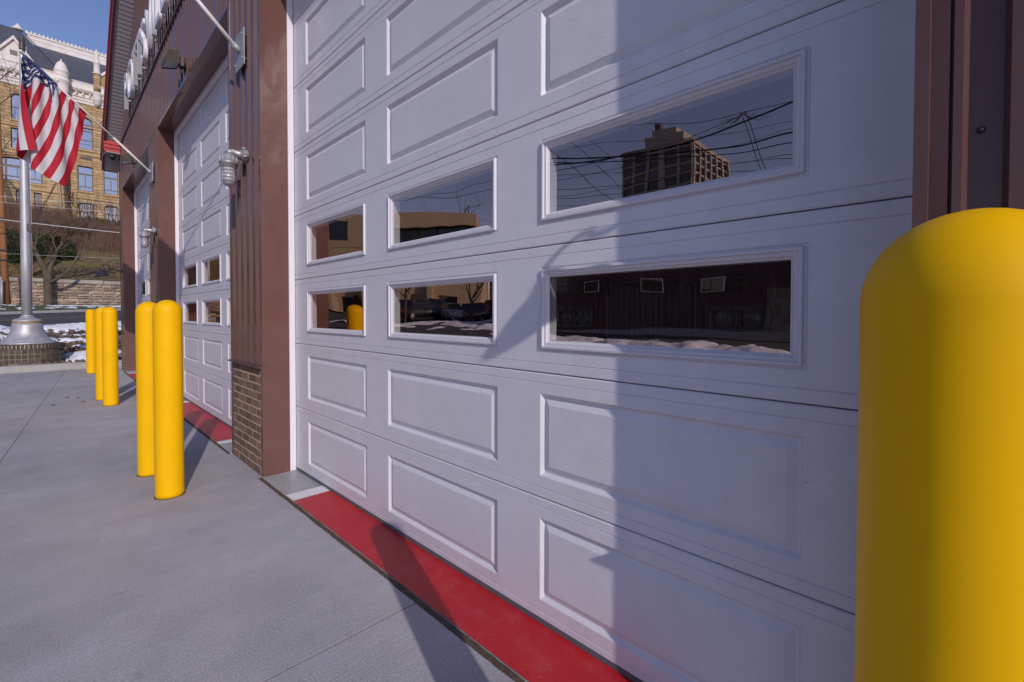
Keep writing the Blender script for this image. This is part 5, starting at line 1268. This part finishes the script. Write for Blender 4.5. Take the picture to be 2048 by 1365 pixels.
# big bare trees on the left of the hill
b = pY(-45, 470, 70); bare_tree('bare_tree', 'tall bare tree at the left edge, its twigs crossing the courthouse', (b.x, b.y, H(b.x, b.y)), 20, .32, 17, 6, kids=(3, 4), spread=.55)

# ================================================================== ACROSS THE STREET (seen mirrored in the door glass)
def refl(x, y, D):
    d = ray(x, y); p = Vector((0, 0, CAM_H)) + d * (D / d.dot(_F)); p.x = 2 * (XD + .01) - p.x; return p
# ---- beige civic building, long glass band under a deep fascia
bb = thing('civic_building', 'beige building with a long glazed band, mirrored in the door windows', 'building', (0, 0, 0))
def lbox(nm, m, a, b, parent=None, bevel=0): mb = MB(); mb.box(a, b); return mb.build(nm, m, parent, bevel=bevel)
lbox('wall', 'beige_wall', (-26, -22, 0), (11.0, -1.5, 7.2), bb)
lbox('upper_wall', 'beige_wall', (-26, -22, 7.2), (11.0, .0, 9.6), bb)
lbox('upper_wall', 'beige_wall', (-26, -22, 9.6), (-2.6, .05, 14.2), bb)
lbox('core', 'beige_wall', (-2.6, -22, 9.6), (10.4, -1.2, 12.4), bb)
lbox('fascia', 'beige_wall', (-2.6, -22, 12.4), (11.0, .25, 14.2), bb)
lbox('end_pier', 'beige_wall', (10.4, -22, 9.6), (11.0, .0, 12.4), bb)
gb = lbox('glass_band', 'dark_glass', (-2.6, -1.19, 9.6), (10.4, -.7, 12.4), bb)
for k in range(14): lbox('mullion', 'black_plastic', (-2.6 + k, -.7, 9.6), (-2.5 + k, -.55, 12.4), bb)
wv_ = lbox('window', 'dark_glass', (-9.0, .05, 10.6), (-6.2, .12, 13.4), bb)
for x in (-14, -9.5, -5, -.5, 4): lbox('pier', 'beige_wall', (x, -1.5, 0), (x + .9, -.2, 7.2), bb)
for x in (-12.5, -8, -3.5, 1, 5.5): lbox('window', 'dark_glass', (x, -1.5, 1.0), (x + 2.6, -1.42, 3.4), bb)
c = refl(795, 500, 62); bb.location = (c.x, c.y, .5); bb.rotation_euler = (0, 0, R(225))
# ---- tower block
tw = thing('tower_block', 'tall tan and brown tower block, mirrored in the big upper door window', 'tower', (-161, 77, 0))
lbox('core', 'tower_brown', (-178.8, 64.8, 0), (-144.8, 90.4, 56.8), tw)
FLH = 3.1; nF = 18
for f in range(nF + 1): lbox('floor_band', 'tower_tan', (-179.0, 64.5, f * FLH), (-144.5, 90.6, f * FLH + .6), tw)
for k in range(7): x = -178.9 + k * (34.3 - 1.0) / 6; lbox('pier', 'tower_tan', (x, 64.0, 0), (x + 1.1, 65.0, 57.6), tw)
for k in range(6): y = 64.6 + k * (25.8 - .9) / 5; lbox('pier', 'tower_tan', (-145.0, y, 0), (-144.0, y + (.7 if k != 2 else 1.8), 57.6), tw)
lbox('parapet', 'tower_tan', (-179.2, 64.1, 57.0), (-144.1, 90.8, 58.4), tw)
lbox('penthouse', 'tower_tan', (-170, 69, 58.4), (-146.5, 82, 63.0), tw); lbox('penthouse', 'tower_tan', (-163, 72, 63.0), (-147.5, 80, 65.4), tw); lbox('chimney', 'tower_brown', (-150, 77.5, 65.4), (-148, 79.2, 67.6), tw)
mb = MB(); mb.box((0, 0, 0), (4.2, .1, 1.7)); wA = mb.mesh('window', 'dark_glass'); mb = MB(); mb.box((0, 0, 0), (.1, 3.5, 1.7)); wB = mb.mesh('window', 'dark_glass')
for f in range(9, nF):
    for k in range(6): link('window', wA, tw, (-177.6 + k * 5.55, 64.72, f * FLH + 1.0))
    for k in range(5): link('window', wB, tw, (-144.83, 65.9 + k * 4.98 + (.6 if k == 2 else 0), f * FLH + 1.0))
# ---- low brown house with shuttered windows
hs = thing('brown_house', 'low brown house with vertical siding and black shutters, mirrored in the lower door window', 'house', (-20, 12, 0))
mb = ribs(3.5, 21, .25, 5.0, x_out=-20.0, depth=-.03, pitch=.3); mb.build('siding', 'siding', hs)
lbox('wall', 'siding', (-27, 3.5, .0), (-20.06, 21, 5.0), hs); lbox('foundation', 'kerb_concrete', (-20.05, 3.5, 0), (-19.98, 21, .45), hs)
mb = MB(); mb.prism([(-28, 4.9), (-19.4, 4.9), (-19.4, 5.1), (-23.7, 7.4), (-28, 5.1)], 'Y', 3, 21.5); mb.build('roof', 'slate', hs)
for yc in (16.3, 12.1, 8.8):
    w = lbox('window', 'trim_white', (-19.97, yc - .58, 2.49), (-19.90, yc + .58, 3.21), hs); lbox('pane', 'dark_glass', (-19.91, yc - .52, 2.53), (-19.885, yc + .52, 3.17), w)
    for s in (-1, 1): lbox('shutter', 'shutter', (-19.97, yc + s * .92 - .27, 2.42), (-19.92, yc + s * .92 + .27, 3.28), hs)
dr = lbox('door', 'house_door', (-19.97, 5.6, .45), (-19.90, 6.6, 2.5), hs); mb = MB(); mb.tube([(-19.88, 5.72, 1.45), (-19.82, 5.72, 1.45)], .03, 8); mb.build('handle', 'steel_grey', dr)
# ---- parked cars
def make_car(paint, lab, pos, rz, suv=False):
    t = thing('parked_car', lab, 'car', (0, 0, 0), 'cars parked across the street'); L_, Wd = 4.55, .9; k = 1.18 if suv else 1.0
    def loft(sts, nm, m, parent, smooth=True):
        mb = MB(); n = len(sts[0]); vs = [p for s in sts for p in s]
        mb.add(vs, [(i * n + q, i * n + (q + 1) % n, (i + 1) * n + (q + 1) % n, (i + 1) * n + q) for i in range(len(sts) - 1) for q in range(n)] + [tuple(range(n)), tuple((len(sts) - 1) * n + q for q in range(n))], 0, smooth)
        return mb.build(nm, m, parent)
    def ringp(x, z0, z1, w): return [(x, -w, z0), (x, w, z0), (x, w + .02, (z0 + z1) / 2), (x, w - .06, z1 - .03), (x, w - .16, z1), (x, -w + .16, z1), (x, -w + .06, z1 - .03), (x, -w - .02, (z0 + z1) / 2)]
    loft([ringp(-2.27, .38, .72 * k, .72), ringp(-2.2, .30, .86 * k, .84), ringp(-1.6, .22, .95 * k, .88), ringp(-.2, .20, .92 * k, .90), ringp(.9, .20, .90 * k, .89), ringp(1.8, .24, .80 * k, .86), ringp(2.18, .30, .70 * k, .80), ringp(2.27, .38, .60 * k, .66)], 'body', paint, t)
    xb = -2.1 if suv else -1.75
    def cab(x, w, z): return [(x, -w, z), (x, w, z)]
    zt = 1.45 * k if not suv else 1.74; zb_ = .90 * k
    mb = MB(); mb.add([(xb, -.80, zb_), (xb, .80, zb_), (1.15, .80, zb_ - .02), (1.15, -.80, zb_ - .02), (xb + (.2 if suv else .75), -.62, zt), (xb + (.2 if suv else .75), .62, zt), (.35, .62, zt), (.35, -.62, zt)],
           [(0, 1, 5, 4), (1, 2, 6, 5), (2, 3, 7, 6), (3, 0, 4, 7), (4, 5, 6, 7)]); mb.build('windows', 'dark_glass', t, bevel=.04)
    mb = MB(); xr0 = xb + (.18 if suv else .72); mb.box((xr0, -.61, zt - .03), (.36, .61, zt + .035)); mb.build('roof', paint, t, bevel=.03)
    for x in (-1.42, 1.38):
        for s in (-1, 1):
            mb = MB(); mb.lathe((x, s * .80, .33), [(0, -.09), (.21, -.1), (.33, -.1), (.335, 0), (.33, .1), (.21, .1), (0, .09)], 18, axis='Y'); wl_ = mb.build('wheel', 'tyre', t)
            mb = MB(); mb.lathe((x, s * .895, .33), [(0, -.02), (.2, -.02), (.2, .02), (0, .025)], 14, axis='Y'); mb.build('rim', 'steel_grey', wl_)
    for s in (-1, 1):
        lbox('tail_light', 'tail_red', (-2.285, s * .62 - .15, .66 * k), (-2.2, s * .62 + .15, .80 * k), t); lbox('headlight', 'lens_glass', (2.15, s * .6 - .15, .55 * k), (2.255, s * .6 + .15, .66 * k), t)
    t.location = pos; t.rotation_euler = (0, 0, rz); return t
cars = [(802, 37, 0, .9, False, 'dark sedan at the left of the mirrored front row'), (850, 36, 0, 2.2, False, 'black sedan second from left in the mirrored front row'), (902, 36, 1, .7, False, 'silver sedan in the mirrored front row of parked cars'), (946, 36.5, 0, .9, False, 'black hatchback right of the silver one'), (985, 38, 4, .8, True, 'dark pickup-sized vehicle at the right of the mirrored row'),
        (832, 44, 2, 1.0, False, 'dark red sedan in the mirrored back row'), (872, 45, 4, .9, True, 'charcoal sport utility vehicle in the mirrored back row'), (912, 45, 3, 1.1, False, 'dark blue sedan in the mirrored back row'), (955, 46, 5, .9, False, 'pale grey sedan in the mirrored back row')]
for (x, D, ci, rot, suv, lab) in cars:
    p = refl(x, 640, D); make_car('car_paint_%d' % ci, lab, (p.x, p.y, H(p.x, p.y) + .01), math.atan2(.85, -.55) + rot - .9, suv)
# ---- trees and lines over there
for i, (x, D, h_, r_, dep, lab) in enumerate([(803, 33, 6.5, .11, 4, 'small bare tree before the mirrored parked cars'), (950, 34, 6, .09, 4, 'young bare tree right of the mirrored silver car'),
        (905, 86, 24, .8, 5, 'bare tree rising behind the mirrored glass band'), (945, 88, 26, .8, 5, 'taller bare tree behind the mirrored building end'), (985, 80, 22, .7, 5, 'bare tree right of the mirrored building'), (1120, 90, 24, .8, 5, 'bare tree at the left of the mirrored tower'), (1190, 95, 22, .7, 5, 'smaller bare tree nearest the mirrored tower')]):
    p = refl(x, 640, D); bare_tree('bare_tree', lab, (p.x, p.y, H(p.x, p.y)), h_, r_, 50 + i, dep, 'bare trees across the street', kids=(2, 3), minr=.03 if D > 50 else .006)
def rwire(a, b, Da, Db, r_, lab, sag=.3): wire(refl(*a, Da), refl(*b, Db), r_, 'cable', lab, sag)
rl = [((1080, 335), (1640, 180), 30, 22, .045, 'thick cable arching highest in the mirrored sky', .9), ((1080, 322), (1640, 262), 30, 24, .05, 'thick cable just above the mirrored tower roof', .5), ((1080, 330), (1640, 285), 30, 24, .03, 'cable below the thick one across the mirrored tower', .4),
      ((1080, 380), (1640, 330), 32, 26, .016, 'thin wire crossing the mirrored upper storeys', .2), ((1080, 395), (1640, 345), 32, 26, .016, 'thin wire lowest across the mirrored tower', .2), ((1080, 290), (1260, 420), 24, 40, .022, 'thin wire slanting down left of the mirrored tower', .3), ((1120, 270), (1290, 410), 24, 40, .018, 'thin wire slanting down beside the mirrored tower', .3), ((1180, 250), (1640, 190), 34, 26, .02, 'thin wire near the top of the mirrored sky', .6), ((1080, 350), (1500, 225), 30, 27, .022, 'cable rising to the mirrored pole top', .5), ((780, 395), (1010, 372), 40, 36, .02, 'wire above the mirrored beige building', .5), ((780, 405), (1010, 350), 40, 36, .018, 'wire crossing high over the mirrored beige building', .3)]
for a, b, Da, Db, r_, lab, sg_ in rl: rwire(a, b, Da, Db, r_, lab, sg_)
for q in range(2): wire(refl(1486 + 7 * q, 222, 30), refl(1542 + 9 * q, 380, 30), .022, 'cable', ['left', 'right'][q] + ' one of two guy cables slanting down in the mirrored sky', 0)
for q, (a_, b_) in enumerate([((1080, 368), (1640, 250)), ((1080, 355), (1640, 312)), ((1080, 300), (1640, 240)), ((1080, 408), (1640, 372)), ((1100, 392), (1640, 300)), ((1140, 255), (1330, 400))]):
    rwire(a_, b_, 31 + q, 26 + q, .014, 'thin mirrored wire ' + ['ending right of the guy cables at mid height', 'running almost level across the tower', 'rising steadily to the upper right', 'lowest of all in the upper pane', 'climbing most steeply from the lower left', 'slanting down leftmost before the tower'][q], .25)
b = refl(1490, 226, 30); t = thing('cable_junction', 'tangle of looped cables high in the mirrored sky', 'cables', tuple(b)); tpz = b
mb = MB(); rg = random.Random(2); q0 = Vector((b.x, b.y, tpz.z - .05))
for k in range(9):
    d = Vector((rg.uniform(-1, 1), rg.uniform(-1, 1), rg.uniform(-.9, .3))) * 1.0
    mb.tube([q0, q0 + d * .6 + Vector((0, 0, -.3)), q0 + d + Vector((rg.uniform(-.4, .4), rg.uniform(-.4, .4), .1)), q0 + d * .5], .016, 4)
mb.build('jumper_cables', 'cable', t)

# ================================================================== FIRE ENGINE in the nearest bay
TX = 4.10; TYc = 2.235
ft = thing('fire_engine', 'red fire engine parked inside, seen through the nearest door window', 'fire engine', (TX, TYc, 0))
def tb(nm, m, a, b, parent=None, bevel=0.0): return lbox(nm, m, a, b, parent or ft, bevel)
cab = tb('cab', 'truck_red', (TX, TYc - 1.22, .55), (TX + 2.3, TYc + 1.22, 2.75), None, .05)
tb('body', 'truck_red', (TX + 2.4, TYc - 1.22, .6), (TX + 8.4, TYc + 1.22, 2.85), None, .03)
tb('windshield', 'dark_glass', (TX - .012, TYc - 1.08, 1.80), (TX + .02, TYc + 1.08, 2.60), None, .005); tb('roof_band', 'truck_white', (TX - .008, TYc - 1.2, 2.63), (TX + .02, TYc + 1.2, 2.73))
tb('bumper', 'chrome', (TX - .45, TYc - 1.25, .50), (TX - .002, TYc + 1.25, .80), None, .03); tb('chassis', 'black_plastic', (TX + .1, TYc - 1.0, .3), (TX + 8.3, TYc + 1.0, .58))
gr = tb('grille', 'truck_grille', (TX - .015, TYc - .455, 1.02), (TX + .01, TYc + .41, 1.62), None, .004)
for k in range(14): y = TYc - .44 + k * .064; tb('grille_slat', 'bright_metal', (TX - .035, y, 1.05), (TX - .012, y + .007, 1.585), gr)
def rrect(yc, zc, w, h, r_, rad, nm, m, parent, x=TX - .012):
    pts = []
    for (sy, sz, a0) in ((1, 1, 0), (-1, 1, PI / 2), (-1, -1, PI), (1, -1, 3 * PI / 2)):
        for a in lin(a0, a0 + PI / 2, 6): pts.append((x, yc + sy * (w / 2 - r_) + r_ * math.cos(a), zc + sz * (h / 2 - r_) + r_ * math.sin(a)))
    mb = MB(); mb.tube(pts + [pts[0], pts[1]], rad, 6, cap=False); return mb.build(nm, m, parent, fix=False)
rrect(TYc - .022, 1.32, .93, .66, .08, .009, 'grille_trim', 'bright_metal', gr)
for s in (-1, 1):
    yc = TYc + s * .855; pnl = tb('lamp_panel', 'truck_red', (TX - .008, yc - .27, 1.10), (TX + .01, yc + .27, 1.64), None, .002); rrect(yc, 1.37, .54, .54, .09, .006, 'panel_trim', 'bright_metal', pnl)
    hl = tb('headlight', 'black_plastic', (TX - .03, yc - .235, 1.195), (TX - .006, yc + .235, 1.385)); rrect(yc, 1.29, .47, .19, .03, .014, 'headlight_rim', 'bright_metal', hl, TX - .03)
    for q in (-1, 1):
        mb = MB(); mb.lathe((TX - .034, yc + q * .113, 1.29), [(0, -.012), (.05, -.008), (.082, .0), (.084, .01)], 18, axis='X'); mb.build('headlight_lens', 'bright_metal', hl); rrect(yc + q * .113, 1.29, .2, .15, .02, .006, 'lens_rim', 'bright_metal', hl, TX - .036)
    tb('turn_signal', 'amber', (TX - .02, yc - .06, 1.56), (TX - .004, yc + .06, 1.59))
    tb('marker_lamp', 'amber', (TX - .02, TYc + s * .52 - .012, 1.18), (TX - .004, TYc + s * .52 + .012, 1.40))
    me = text_mesh('2', .36, .003, offset=.006); me.materials.clear(); me.materials.append(MATS['truck_white']); me.transform(Matrix(((0, 0, -1, 0), (-1, 0, 0, 0), (0, 1, 0, 0), (0, 0, 0, 1)))); link('numeral', me, ft, (TX - .008, TYc + s * 1.155 - .01, 1.21))
for x in (1.2, 6.2):
    for s in (-1, 1):
        mb = MB(); mb.lathe((TX + x, TYc + s * 1.05, .5), [(0, -.14), (.3, -.15), (.49, -.15), (.5, 0), (.49, .15), (.3, .15), (0, .14)], 24, axis='Y'); w = mb.build('wheel', 'tyre', ft); mb = MB(); mb.lathe((TX + x, TYc + s * 1.195, .5), [(0, -.02), (.28, -.02), (.28, .03), (0, .04)], 18, axis='Y'); mb.build('rim', 'chrome', w)
